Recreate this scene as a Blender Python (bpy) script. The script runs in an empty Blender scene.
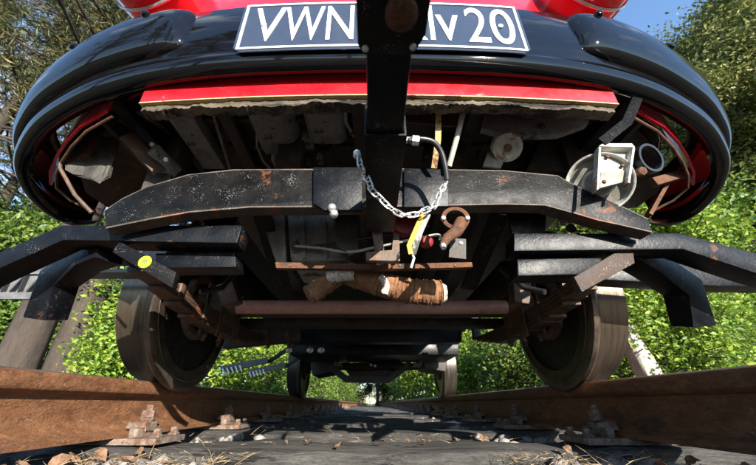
import bpy, bmesh, math, random
import numpy as np
from mathutils import Vector, Matrix

R = math.radians
scene = bpy.context.scene
col = scene.collection

# ------------------------------------------------------------------ camera, sky, sun, exposure
CZ = 0.10                       # camera height above the sleeper tops
TH = R(27.0)                    # camera pitch
FPX = 336.0                     # 16 mm on a 36 mm frame, for a 756 px wide picture
cd = bpy.data.cameras.new('camera')
cd.lens = 16.0; cd.sensor_width = 36.0; cd.shift_x = 6.0/756.0
cd.clip_start = 0.02; cd.clip_end = 3000
cd.dof.use_dof = True; cd.dof.focus_distance = 0.85; cd.dof.aperture_fstop = 6.3
cam = bpy.data.objects.new('camera', cd); col.objects.link(cam)
cam.location = (0, 0, CZ); cam.rotation_euler = (R(90)+TH, 0, 0)
scene.camera = cam

SUN_EL, SUN_AZ = R(17.0), R(21.0)     # behind the camera, off to its right
world = bpy.data.worlds.new('World'); scene.world = world; world.use_nodes = True
wn = world.node_tree.nodes; wl = world.node_tree.links
bg = wn['Background']; sky = wn.new('ShaderNodeTexSky'); sky.sky_type = 'NISHITA'
sky.sun_disc = False; sky.sun_elevation = SUN_EL; sky.sun_rotation = math.pi - SUN_AZ
sky.air_density = 1.0; sky.dust_density = 0.05; sky.ozone_density = 3.0
wtc = wn.new('ShaderNodeTexCoord'); wmp = wn.new('ShaderNodeMapping'); wmp.inputs['Scale'].default_value = (1, 1, 2.2)
wno = wn.new('ShaderNodeTexNoise'); wno.inputs['Scale'].default_value = 3.2; wno.inputs['Detail'].default_value = 8; wno.inputs['Roughness'].default_value = 0.6
wrp = wn.new('ShaderNodeValToRGB'); wrp.color_ramp.elements[0].position = 0.56; wrp.color_ramp.elements[1].position = 0.80
wmx = wn.new('ShaderNodeMix'); wmx.data_type = 'RGBA'; wmx.inputs[7].default_value = (4.2, 4.3, 4.4, 1)
wl.new(wtc.outputs['Generated'], wmp.inputs[0]); wl.new(wmp.outputs[0], wno.inputs['Vector']); wl.new(wno.outputs['Fac'], wrp.inputs[0])
wl.new(wrp.outputs[0], wmx.inputs[0]); wl.new(sky.outputs[0], wmx.inputs[6])
wl.new(wmx.outputs[2], bg.inputs[0]); bg.inputs[1].default_value = 0.15
sd = bpy.data.lights.new('sun', 'SUN'); sd.energy = 5.0; sd.angle = R(0.5); sd.color = (1.0, 0.93, 0.82)
sun = bpy.data.objects.new('sun', sd); col.objects.link(sun)
tosun = Vector((math.sin(SUN_AZ)*math.cos(SUN_EL), -math.cos(SUN_AZ)*math.cos(SUN_EL), math.sin(SUN_EL)))
sun.rotation_euler = tosun.to_track_quat('Z', 'Y').to_euler(); sun.location = tosun*30
scene.view_settings.view_transform = 'Standard'; scene.view_settings.look = 'None'
scene.view_settings.exposure = 1.6; scene.view_settings.gamma = 1.0
scene.view_settings.use_curve_mapping = False
scene.render.engine = 'CYCLES'
scene.render.resolution_x = 1024; scene.render.resolution_y = 630

# ------------------------------------------------------------------ pixel -> place (d = distance along the track)
cT, sT = math.cos(TH), math.sin(TH)
def P(px, py, d):
    v = 232.5-py; F = FPX*cT-v*sT; U = FPX*sT+v*cT
    return Vector(((px-372.0)/F*d, d, U/F*d+CZ))
def W(x, d, h): return Vector((x, d, h+CZ))

# ------------------------------------------------------------------ materials
def newmat(name):
    m = bpy.data.materials.new(name); m.use_nodes = True
    nt = m.node_tree
    return m, nt, nt.nodes['Principled BSDF']
def noise(nt, vec, scale, detail=6, rough=0.6):
    n = nt.nodes.new('ShaderNodeTexNoise'); n.inputs['Scale'].default_value = scale
    n.inputs['Detail'].default_value = detail; n.inputs['Roughness'].default_value = rough
    nt.links.new(vec, n.inputs['Vector']); return n.outputs['Fac']
def ramp(nt, fac, stops):
    r = nt.nodes.new('ShaderNodeValToRGB')
    el = r.color_ramp.elements
    while len(el) < len(stops): el.new(0.5)
    for e, (p, c) in zip(el, stops):
        e.position = p; e.color = (*c, 1) if isinstance(c, tuple) else (c, c, c, 1)
    nt.links.new(fac, r.inputs[0]); return r.outputs[0]
def mix(nt, fac, a, b):
    n = nt.nodes.new('ShaderNodeMix'); n.data_type = 'RGBA'
    for s, val in ((n.inputs[0], fac), (n.inputs[6], a), (n.inputs[7], b)):
        if hasattr(val, 'node'): nt.links.new(val, s)
        elif isinstance(val, tuple): s.default_value = (*val, 1)
        else: s.default_value = val
    return n.outputs[2]
def mapping(nt, scale):
    tc = nt.nodes.new('ShaderNodeTexCoord'); mp = nt.nodes.new('ShaderNodeMapping')
    mp.inputs['Scale'].default_value = scale
    nt.links.new(tc.outputs['Object'], mp.inputs[0]); return mp.outputs[0]
def bump(nt, bs, h, strength=0.3, dist=0.002):
    b = nt.nodes.new('ShaderNodeBump'); b.inputs['Strength'].default_value = strength
    b.inputs['Distance'].default_value = dist
    nt.links.new(h, b.inputs['Height']); nt.links.new(b.outputs[0], bs.inputs['Normal'])

def worn(name, base, base2, rust=(0.19, 0.06, 0.02), rust_amt=0.0, rough=(0.35, 0.65), metal=0.0, dots=0.0,
         scale=18, bumpd=0.0012, coat=0.0, dotcol=(0.30, 0.29, 0.27), stretch=(1, 1, 1), dotscale=330, bstr=0.5, spec=0.4, grain=0.45):
    m, nt, bs = newmat(name)
    vec = mapping(nt, stretch)
    n1 = noise(nt, vec, scale, 8, 0.65)
    c = mix(nt, ramp(nt, n1, [(0.3, 0.0), (0.7, 1.0)]), base, base2)
    n3 = noise(nt, vec, scale*7, 5, 0.7)
    if rust_amt > 0:
        n2 = noise(nt, vec, scale*0.55+2.3, 9, 0.72)
        t = 0.72-0.32*rust_amt
        f = ramp(nt, n2, [(t, 0.0), (t+0.05, 1.0)])
        rc = mix(nt, n3, rust, tuple(min(1, x*2.1) for x in rust))
        c = mix(nt, f, c, rc)
    if dots > 0:
        vo = nt.nodes.new('ShaderNodeTexVoronoi'); vo.inputs['Scale'].default_value = dotscale
        nt.links.new(vec, vo.inputs['Vector'])
        n4 = noise(nt, vec, 33, 3)
        mth = nt.nodes.new('ShaderNodeMath'); mth.operation = 'MULTIPLY_ADD'
        nt.links.new(n4, mth.inputs[0]); mth.inputs[1].default_value = -1.2; mth.inputs[2].default_value = 0.80
        ad = nt.nodes.new('ShaderNodeMath'); ad.operation = 'ADD'
        nt.links.new(vo.outputs['Distance'], ad.inputs[0]); nt.links.new(mth.outputs[0], ad.inputs[1])
        f = ramp(nt, ad.outputs[0], [(0.16+0.16*dots, 1.0), (0.26+0.16*dots, 0.0)])
        c = mix(nt, f, c, dotcol)
    if grain > 0 and bumpd:
        n5 = noise(nt, vec, scale*2.4+9, 10, 0.8)
        gm = nt.nodes.new('ShaderNodeMix'); gm.data_type = 'RGBA'; gm.blend_type = 'MULTIPLY'; gm.inputs[0].default_value = grain
        nt.links.new(c, gm.inputs[6]); nt.links.new(ramp(nt, n5, [(0.36, 0.15), (0.62, 1.0)]), gm.inputs[7]); c = gm.outputs[2]
    nt.links.new(c, bs.inputs['Base Color'])
    rg = nt.nodes.new('ShaderNodeMapRange'); nt.links.new(n1, rg.inputs[0])
    rg.inputs[1].default_value = 0.3; rg.inputs[2].default_value = 0.7
    rg.inputs[3].default_value = rough[0]; rg.inputs[4].default_value = rough[1]
    nt.links.new(rg.outputs[0], bs.inputs['Roughness'])
    bs.inputs['Metallic'].default_value = metal
    bs.inputs['Specular IOR Level'].default_value = spec
    bs.inputs['Coat Weight'].default_value = coat; bs.inputs['Coat Roughness'].default_value = 0.04
    if bumpd:
        hm = nt.nodes.new('ShaderNodeMath'); hm.operation = 'ADD'
        nt.links.new(n1, hm.inputs[0]); nt.links.new(n3, hm.inputs[1])
        bump(nt, bs, hm.outputs[0], bstr, bumpd)
    return m

M = {}
M['chassis'] = worn('chassis_black_paint', (0.003, 0.003, 0.0035), (0.009, 0.0085, 0.008), rust=(0.08, 0.03, 0.013), rust_amt=0.32, dots=0.7, rough=(0.3, 0.6), spec=0.16, bumpd=0.0018, dotcol=(0.14, 0.135, 0.125))
M['lip'] = worn('rusty_channel_lip', (0.03, 0.025, 0.022), (0.13, 0.105, 0.085), rust=(0.12, 0.05, 0.025), rust_amt=0.5, dots=0.4, rough=(0.5, 0.8), spec=0.3, bumpd=0.002)
M['rustdark'] = worn('dark_rusty_plate', (0.022, 0.014, 0.010), (0.07, 0.042, 0.028), rust=(0.10, 0.04, 0.018), rust_amt=0.4, dots=0.3, rough=(0.5, 0.8), bumpd=0.003)
M['arm'] = worn('arm_black_paint', (0.003, 0.0035, 0.005), (0.007, 0.008, 0.011), rust_amt=0.26, dots=0.3, rough=(0.24, 0.5), spec=0.16, bumpd=0.0012, dotcol=(0.12, 0.12, 0.115), rust=(0.07, 0.028, 0.013))
M['oily'] = worn('oily_underbody', (0.022, 0.020, 0.018), (0.085, 0.075, 0.064), rust=(0.16, 0.075, 0.04), rust_amt=0.34, rough=(0.35, 0.8), scale=15, bumpd=0.004)
M['pan'] = worn('grey_floor_coating', (0.17, 0.165, 0.155), (0.38, 0.37, 0.35), rust=(0.05, 0.04, 0.03), rust_amt=0.45, rough=(0.5, 0.8), scale=15, bumpd=0.005)
M['grease'] = worn('greasy_rusty_steel', (0.045, 0.029, 0.02), (0.15, 0.092, 0.06), rust_amt=0.45, rough=(0.35, 0.7), scale=24, bumpd=0.003)
M['rust'] = worn('bare_rust', (0.065, 0.030, 0.018), (0.19, 0.075, 0.032), rust=(0.03, 0.018, 0.013), rust_amt=0.5, rough=(0.7, 0.95), scale=40, bumpd=0.005, grain=0.6)
M['red'] = worn('red_body_paint', (0.50, 0.006, 0.012), (0.58, 0.008, 0.016), rough=(0.16, 0.26), coat=0.9, scale=5, bumpd=0.0)
M['redworn'] = worn('chipped_red_skirt_paint', (0.42, 0.006, 0.012), (0.52, 0.008, 0.016), rust=(0.05, 0.02, 0.015), rust_amt=0.10, rough=(0.2, 0.42), coat=0.4, scale=14, bumpd=0.0012, bstr=0.3, grain=0.25, dots=0.05, dotcol=(0.35, 0.2, 0.15))
M['bumper'] = worn('gloss_black_paint', (0.0025, 0.0025, 0.003), (0.004, 0.004, 0.005), rough=(0.03, 0.07), coat=0.0, scale=6, bumpd=0.0006, bstr=0.10, spec=0.34, grain=0)
M['under_bumper'] = M['bumper']
M['plate'] = worn('plate_black_enamel', (0.022, 0.028, 0.042), (0.03, 0.037, 0.055), rough=(0.16, 0.24), coat=0.8, bumpd=0.0)
M['plate_white'] = worn('plate_white_enamel', (0.74, 0.75, 0.77), (0.80, 0.80, 0.80), rough=(0.2, 0.3), coat=0.5, bumpd=0.0)
M['white'] = worn('chipped_white_paint', (0.34, 0.33, 0.29), (0.62, 0.61, 0.56), rust=(0.16, 0.09, 0.05), rust_amt=0.42, rough=(0.35, 0.6), scale=16, bumpd=0.002)
M['galv'] = worn('galvanised_steel', (0.55, 0.55, 0.54), (0.80, 0.80, 0.78), rough=(0.25, 0.45), metal=0.7, scale=60)
M['tread'] = worn('wheel_tread_steel', (0.13, 0.098, 0.07), (0.24, 0.19, 0.145), rough=(0.22, 0.40), metal=0.85, scale=4, bumpd=0.0006, stretch=(14, 0.7, 0.7), grain=0.18)
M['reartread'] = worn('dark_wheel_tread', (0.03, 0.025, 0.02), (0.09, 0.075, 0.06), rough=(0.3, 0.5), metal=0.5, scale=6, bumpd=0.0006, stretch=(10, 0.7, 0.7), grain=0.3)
M['flange'] = worn('worn_flange_steel', (0.07, 0.054, 0.042), (0.17, 0.138, 0.11), rust=(0.045, 0.028, 0.02), rust_amt=0.32, rough=(0.2, 0.5), metal=0.6, scale=18, bumpd=0.0015, grain=0.3)
M['hubring'] = worn('pale_hub_ring', (0.16, 0.11, 0.09), (0.36, 0.28, 0.24), rust=(0.07, 0.03, 0.02), rust_amt=0.5, rough=(0.4, 0.7), metal=0.2, scale=24)
M['horngrey'] = worn('dirty_shaded_horn_interior', (0.13, 0.125, 0.10), (0.28, 0.27, 0.235), rust=(0.06, 0.045, 0.03), rust_amt=0.35, rough=(0.4, 0.7), scale=18)  # dirty grey, with the shadow inside the can put into the colour
M['disc'] = worn('wheel_disc_black', (0.008, 0.008, 0.008), (0.03, 0.027, 0.024), rust=(0.10, 0.055, 0.035), rust_amt=0.18, dots=0.5, rough=(0.25, 0.5), scale=14, bumpd=0.003)
M['axle'] = worn('dull_red_primer', (0.52, 0.25, 0.21), (0.64, 0.37, 0.32), rust=(0.16, 0.06, 0.04), rust_amt=0.28, rough=(0.35, 0.6), scale=20, bumpd=0.002, grain=0.25)
M['wrap'] = worn('rusty_exhaust_bandage', (0.14, 0.055, 0.022), (0.34, 0.17, 0.08), rust=(0.42, 0.36, 0.29), rust_amt=0.26, rough=(0.8, 0.95), scale=26, bumpd=0.010)
M['plaster'] = worn('white_exhaust_paste', (0.55, 0.50, 0.42), (0.80, 0.77, 0.72), rust=(0.25, 0.12, 0.05), rust_amt=0.50, rough=(0.8, 0.95), scale=30, bumpd=0.008)
M['rail'] = worn('rail_rust', (0.18, 0.075, 0.033), (0.31, 0.14, 0.062), rust=(0.085, 0.042, 0.024), rust_amt=0.5, rough=(0.55, 0.85), scale=20, bumpd=0.006, stretch=(1, .5, 1.2), dots=0.2, dotcol=(0.36, 0.27, 0.19), dotscale=150, grain=0.65, bstr=0.8)
M['railtop'] = worn('rail_running_band', (0.35, 0.28, 0.22), (0.52, 0.43, 0.35), rough=(0.22, 0.4), metal=0.85, scale=12, stretch=(4, .3, 1))
M['clip'] = worn('rusty_fastener', (0.11, 0.072, 0.052), (0.33, 0.25, 0.20), rust=(0.085, 0.04, 0.024), rust_amt=0.6, rough=(0.6, 0.9), scale=36, bumpd=0.006, grain=0.6)
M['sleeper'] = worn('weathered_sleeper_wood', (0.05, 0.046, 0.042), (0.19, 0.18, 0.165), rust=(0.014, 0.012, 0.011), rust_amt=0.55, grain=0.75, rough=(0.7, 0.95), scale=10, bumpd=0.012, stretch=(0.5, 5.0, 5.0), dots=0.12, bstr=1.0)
M['shaded_sleeper'] = worn('shade_toned_sleeper_wood', (0.035, 0.032, 0.029), (0.13, 0.122, 0.112), rust=(0.012, 0.010, 0.009), rust_amt=0.5, grain=0.7, rough=(0.65, 0.95), scale=10, bumpd=0.012, stretch=(0.5, 5.0, 5.0), bstr=1.0)  # sleepers past the first: shade put into a darker wood colour
M['stone'] = worn('ballast_stone', (0.16, 0.15, 0.14), (0.36, 0.33, 0.30), rust=(0.10, 0.06, 0.04), rust_amt=0.35, rough=(0.8, 0.95), scale=25, bumpd=0.003)
M['soil'] = worn('dark_ballast_soil', (0.07, 0.055, 0.042), (0.17, 0.14, 0.11), rough=(0.85, 1.0), scale=6, bumpd=0.01)
M['earth'] = worn('forest_floor', (0.05, 0.055, 0.025), (0.13, 0.11, 0.06), rough=(0.9, 1.0), scale=0.8, bumpd=0.02)
M['litter'] = worn('dry_leaf', (0.13, 0.065, 0.035), (0.42, 0.25, 0.15), rust=(0.08, 0.04, 0.025), rust_amt=0.35, rough=(0.6, 0.85), scale=3, bumpd=0.02)
M['straw'] = worn('dry_pine_needle', (0.30, 0.20, 0.10), (0.50, 0.38, 0.22), rough=(0.6, 0.85), scale=30, bumpd=0.0)
M['wood_strip'] = worn('rotten_painted_wood', (0.08, 0.058, 0.04), (0.40, 0.33, 0.23), rust=(0.025, 0.019, 0.015), rust_amt=0.7, rough=(0.7, 0.95), scale=22, bumpd=0.010, stretch=(0.35, 1, 2.2), bstr=1.0, grain=0.6)
M['bark'] = worn('pine_bark', (0.028, 0.022, 0.018), (0.085, 0.064, 0.05), rough=(0.85, 1.0), scale=9, bumpd=0.03, stretch=(1, 1, .25))
M['palebark'] = worn('pale_bark', (0.30, 0.27, 0.23), (0.48, 0.44, 0.38), rust=(0.08, 0.07, 0.05), rust_amt=0.3, rough=(0.8, 1.0), scale=9, bumpd=0.02, stretch=(1, 1, .3))
M['rubber'] = worn('black_rubber', (0.012, 0.012, 0.014), (0.022, 0.022, 0.026), rough=(0.3, 0.45), bumpd=0.0)
M['yellow'] = worn('yellow_strap', (0.52, 0.27, 0.015), (0.62, 0.36, 0.03), rough=(0.5, 0.7), scale=40)
M['cream'] = worn('cream_strip', (0.45, 0.29, 0.12), (0.66, 0.50, 0.24), rust=(0.14, 0.06, 0.03), rust_amt=0.5, rough=(0.5, 0.7), scale=40)
M['yellow_mark'] = worn('bright_yellow_mark', (0.62, 0.75, 0.01), (0.75, 0.85, 0.02), rough=(0.5, 0.7))
M['green_mark'] = worn('olive_mark', (0.10, 0.17, 0.05), (0.17, 0.26, 0.07), rough=(0.5, 0.7))
M['cord'] = worn('pale_cord', (0.36, 0.34, 0.30), (0.52, 0.50, 0.45), rough=(0.7, 0.9), scale=80)
M['redcan'] = worn('red_plastic', (0.14, 0.008, 0.01), (0.22, 0.014, 0.015), rough=(0.4, 0.6))
M['brown'] = worn('brown_primer_plate', (0.075, 0.04, 0.038), (0.13, 0.075, 0.07), rust=(0.02, 0.018, 0.017), rust_amt=0.35, rough=(0.5, 0.75))
M['greybox'] = worn('streaky_grey_casing', (0.15, 0.15, 0.145), (0.36, 0.35, 0.33), rust=(0.03, 0.026, 0.023), rust_amt=0.55, rough=(0.45, 0.75), scale=20, bumpd=0.005, stretch=(1, 1, .5))
M['paleplank'] = worn('pale_dirty_plank', (0.13, 0.11, 0.095), (0.34, 0.31, 0.28), rust=(0.05, 0.035, 0.025), rust_amt=0.4, rough=(0.6, 0.9), scale=14, stretch=(3, 1, .35))
M['stepgrey'] = worn('grey_step_steel', (0.10, 0.10, 0.10), (0.20, 0.20, 0.20), rough=(0.4, 0.6), metal=0.3)
m, nt, bs = newmat('window_glass'); M['glass'] = m
bs.inputs['Base Color'].default_value = (0.6, 0.65, 0.63, 1); bs.inputs['Roughness'].default_value = 0.02
bs.inputs['Transmission Weight'].default_value = 1.0
M['lens'] = worn('headlamp_lens', (0.5, 0.5, 0.5), (0.6, 0.6, 0.6), rough=(0.08, 0.12), coat=1.0, bumpd=0)

def leafmat(name, c1, c2, c3, trans=0.35):
    m, nt, bs = newmat(name)
    g = nt.nodes.new('ShaderNodeNewGeometry')
    c = ramp(nt, g.outputs['Random Per Island'], [(0.0, c1), (0.55, c2), (1.0, c3)])
    nt.links.new(c, bs.inputs['Base Color']); bs.inputs['Roughness'].default_value = 0.5
    tr = nt.nodes.new('ShaderNodeBsdfTranslucent'); nt.links.new(c, tr.inputs[0])
    mx = nt.nodes.new('ShaderNodeMixShader'); mx.inputs[0].default_value = trans
    nt.links.new(bs.outputs[0], mx.inputs[1]); nt.links.new(tr.outputs[0], mx.inputs[2])
    nt.links.new(mx.outputs[0], nt.nodes['Material Output'].inputs[0]); return m
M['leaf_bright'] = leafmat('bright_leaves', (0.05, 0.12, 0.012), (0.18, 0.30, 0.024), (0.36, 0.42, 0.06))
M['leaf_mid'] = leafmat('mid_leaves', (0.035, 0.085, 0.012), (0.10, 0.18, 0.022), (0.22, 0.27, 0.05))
M['leaf_olive'] = leafmat('olive_leaves', (0.07, 0.10, 0.02), (0.18, 0.20, 0.045), (0.34, 0.31, 0.09))
M['leaf_pine'] = leafmat('pine_needles', (0.04, 0.055, 0.016), (0.10, 0.105, 0.032), (0.22, 0.18, 0.07), 0.2)

# ------------------------------------------------------------------ mesh helpers
def tag(o, label=None, cat=None, group=None, kind=None):
    if label: o['label'] = label
    if cat: o['category'] = cat
    if group: o['group'] = group
    if kind: o['kind'] = kind
    return o
def origin_of(o): return o.get('_o')
class MB:
    def __init__(s): s.bm = bmesh.new()
    def quad_loft(s, rings, closed=True, cap=True):
        vs = [[s.bm.verts.new(p) for p in r] for r in rings]
        n = len(rings[0])
        for a, b in zip(vs, vs[1:]):
            for i in range(n if closed else n-1):
                j = (i+1) % n
                s.bm.faces.new((a[i], a[j], b[j], b[i]))
        if cap and closed:
            s.bm.faces.new(vs[0][::-1]); s.bm.faces.new(vs[-1])
        return s
    def hexa(s, c8):                      # two quads (bottom, top) joined
        return s.quad_loft([c8[:4], c8[4:]])
    def box(s, a, b, bev=0.0):
        (x0, y0, z0), (x1, y1, z1) = a, b
        x0, x1 = sorted((x0, x1)); y0, y1 = sorted((y0, y1)); z0, z1 = sorted((z0, z1))
        return s.hexa([Vector(t) for t in ((x0,y0,z0),(x1,y0,z0),(x1,y1,z0),(x0,y1,z0),(x0,y0,z1),(x1,y0,z1),(x1,y1,z1),(x0,y1,z1))])
    def bar(s, pts, w, h, up=Vector((0, 0, 1)), hollow=False):
        pts = [Vector(p) for p in pts]; rings = []
        for i, p in enumerate(pts):
            t = (pts[min(i+1, len(pts)-1)]-pts[max(i-1, 0)]).normalized()
            side = t.cross(up).normalized(); u = side.cross(t).normalized()
            k = 1.0
            if 0 < i < len(pts)-1:
                a = (pts[i]-pts[i-1]).normalized(); k = 1/max(0.5, a.dot(t))
            rings.append([p+side*(w/2*sx*k)+u*(h/2*sy) for sx, sy in ((-1,-1),(1,-1),(1,1),(-1,1))])
        return s.quad_loft(rings)
    def tube(s, pts, r, n=10, ridges=None):
        pts = [Vector(p) for p in pts]; rings = []; u = None
        for i, p in enumerate(pts):
            t = (pts[min(i+1, len(pts)-1)]-pts[max(i-1, 0)])
            t.normalize()
            if u is None:
                u = t.orthogonal().normalized()
            u = (u-t*u.dot(t)).normalized(); b = t.cross(u)
            rr = r[i] if isinstance(r, (list, tuple)) else r
            rings.append([p+(u*math.cos(2*math.pi*k/n)+b*math.sin(2*math.pi*k/n))*rr for k in range(n)])
        return s.quad_loft(rings)
    def lathe(s, prof, c, axis, n=40):     # prof: (along axis, radius)
        axis = Vector(axis).normalized(); u = axis.orthogonal().normalized(); b = axis.cross(u); c = Vector(c)
        rings = [[c+axis*a+(u*math.cos(2*math.pi*k/n)+b*math.sin(2*math.pi*k/n))*r for k in range(n)] for a, r in prof]
        return s.quad_loft(rings)
    def ring_lathe(s, prof, c, axis, n=40):   # closed profile (a ring)
        axis = Vector(axis).normalized(); u = axis.orthogonal().normalized(); b = axis.cross(u); c = Vector(c)
        vs = [[s.bm.verts.new(c+axis*a+(u*math.cos(2*math.pi*k/n)+b*math.sin(2*math.pi*k/n))*r) for k in range(n)] for a, r in prof]
        m = len(vs)
        for i in range(m):
            for k in range(n):
                s.bm.faces.new((vs[i][k], vs[i][(k+1) % n], vs[(i+1) % m][(k+1) % n], vs[(i+1) % m][k]))
        return s
    def prism(s, poly, off):
        off = Vector(off)
        return s.quad_loft([[Vector(p) for p in poly], [Vector(p)+off for p in poly]])
    def ppx(s, poly, d0, d1):              # outline read at distance d0, real thickness d1-d0
        return s.prism([P(x, y, d0) for x, y in poly], (0, d1-d0, 0))
    def bevel(s, off, ang=35):
        s.bm.normal_update()
        ed = [e for e in s.bm.edges if len(e.link_faces) == 2 and e.calc_face_angle(0) > R(ang)]
        if ed: bmesh.ops.bevel(s.bm, geom=ed, offset=off, segments=2, affect='EDGES', profile=0.6, clamp_overlap=True)
        return s
    def rough(s, amt, seed=0, cuts=0):
        rnd = random.Random(seed)
        if cuts: bmesh.ops.subdivide_edges(s.bm, edges=list(s.bm.edges), cuts=cuts, use_grid_fill=True)
        for v in s.bm.verts: v.co += Vector((rnd.uniform(-1, 1), rnd.uniform(-1, 1), rnd.uniform(-1, 1)))*amt
        return s
    def build(s, name, mat, parent=None, smooth=True, ang=38):
        bmesh.ops.recalc_face_normals(s.bm, faces=list(s.bm.faces))
        c = Vector((0, 0, 0))
        n = len(s.bm.verts)
        lo = Vector([min(v.co[i] for v in s.bm.verts) for i in range(3)])
        hi = Vector([max(v.co[i] for v in s.bm.verts) for i in range(3)])
        c = (lo+hi)/2
        for v in s.bm.verts: v.co -= c
        me = bpy.data.meshes.new(name); s.bm.to_mesh(me); s.bm.free()
        return mesh_obj(name, me, mat, parent, c, smooth, ang)
WPOS = {}
def mesh_obj(name, me, mat, parent=None, c=Vector((0, 0, 0)), smooth=True, ang=38):
    if mat is not None:
        me.materials.clear(); me.materials.append(M[mat] if isinstance(mat, str) else mat)
    if smooth and len(me.polygons):
        me.polygons.foreach_set('use_smooth', [True]*len(me.polygons)); me.set_sharp_from_angle(angle=R(ang))
    o = bpy.data.objects.new(name, me); col.objects.link(o)
    place(o, c, parent); return o
def place(o, c, parent):
    WPOS[o.name] = Vector(c)
    if parent is not None:
        o.parent = parent; o.location = Vector(c)-WPOS[parent.name]
    else: o.location = c
def empty(name, loc, label, cat, group=None):
    o = bpy.data.objects.new(name, None); col.objects.link(o); o.empty_display_size = 0.2
    place(o, Vector(loc), None); return tag(o, label, cat, group)
def copy_part(src, c, parent):
    o = src.copy(); col.objects.link(o); o.parent = None
    place(o, c, parent); return o

# ------------------------------------------------------------------ ground and track bed
RT = 0.166                                    # rail top above sleeper tops
TX = 0.7175+0.0335                            # rail centre line
def grid_ground():
    bm = bmesh.new()
    bmesh.ops.create_grid(bm, x_segments=120, y_segments=120, size=1.0)
    rnd = random.Random(3)
    for v in bm.verts:
        x = math.copysign(abs(v.co.x)**2.2*600, v.co.x); y = math.copysign(abs(v.co.y)**2.2*600, v.co.y)+6
        r = max(0, abs(x)-2.2)
        z = -0.26 + min(r*0.20, 3.4)*(0.8+0.2*math.sin(x*.7+y*.31)) + (rnd.uniform(-.05, .05) if r > .5 else 0)
        v.co = (x, y, z)
    me = bpy.data.meshes.new('ground'); bm.to_mesh(me); bm.free(); return me
g = mesh_obj('ground', grid_ground(), 'earth'); tag(g, kind='structure')
b = MB()
b.quad_loft([[Vector((-2.1, y, -.24)), Vector((-1.5, y, -.07)), Vector((-.72, y, -.07)), Vector((-.45, y, z)), Vector((.45, y, z)), Vector((.72, y, -.07)), Vector((1.5, y, -.07)), Vector((2.1, y, -.24))] for y, z in ((-8, -.09), (.2, -.10), (.55, -.14), (.95, -.14), (1.3, -.14), (4, -.13), (45, -.11))], closed=False, cap=False)
tag(b.build('ballast_bed', 'soil'), kind='structure')

# rails: real flat-bottom section
def rail_section():
    half = [(0.0625, 0.0), (0.0625, 0.009), (0.030, 0.020), (0.013, 0.031), (0.0075, 0.05), (0.0075, 0.085), (0.011, 0.100), (0.031, 0.110), (0.0335, 0.116), (0.0335, 0.137), (0.029, 0.145), (0.018, 0.1485)]
    return half+[(-x, z) for x, z in half[::-1]]
for sx, lab in ((-1, 'rusty steel rail on the side of the serrated grey step'), (1, 'rusty steel rail on the side of the white horn bracket')):
    sec = rail_section()
    z0 = RT-0.149
    e = empty('rail', (sx*TX, 0, z0), lab, 'rail', 'rails of the track')
    ys = [-8+i*0.5 for i in range(60)]+[25+i*5 for i in range(4)]
    b = MB(); b.quad_loft([[Vector((sx*TX+x, y, z0+z)) for x, z in sec] for y in ys])
    b.build('rail_profile', 'rail', e, ang=50)
    b = MB(); b.quad_loft([[Vector((sx*TX+x, y, RT+z)) for x, z in ((-.021, -.0012), (.021, -.0012), (.016, .0008), (-.016, .0008))] for y in (-8, 40)])
    b.build('running_band', 'railtop', e)

# sleepers with their plates, clips and bolts
rnd = random.Random(11)
def sleeper_mesh(seed):
    b = MB(); b.box((-1.27, -.13, -.17), (1.27, .13, 0))
    bmesh.ops.subdivide_edges(b.bm, edges=[e for e in b.bm.edges if abs(e.verts[0].co.x-e.verts[1].co.x) > 1], cuts=40)
    b.bevel(0.016)
    rr = random.Random(seed); w1, w2 = rr.uniform(0, 6), rr.uniform(0, 6)
    for v in b.bm.verts:
        e_ = .010*math.sin(v.co.x*7+w1)+.006*math.sin(v.co.x*19+w2)
        v.co += Vector((0, rr.uniform(-.006, .006)+(e_ if abs(v.co.y) > .1 else 0), rr.uniform(-.005, .0015)-(.008*abs(math.sin(v.co.x*5+w2)) if abs(v.co.y) > .112 and abs(v.co.x) < .6 else 0)))
    return b
PLATE = CLIP = NUT = BOLT = RIB = None
sl_names = ['first', 'second', 'third', 'fourth', 'fifth', 'sixth', 'seventh', 'eighth', 'ninth', 'tenth', 'eleventh', 'twelfth', 'thirteenth', 'fourteenth']
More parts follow.
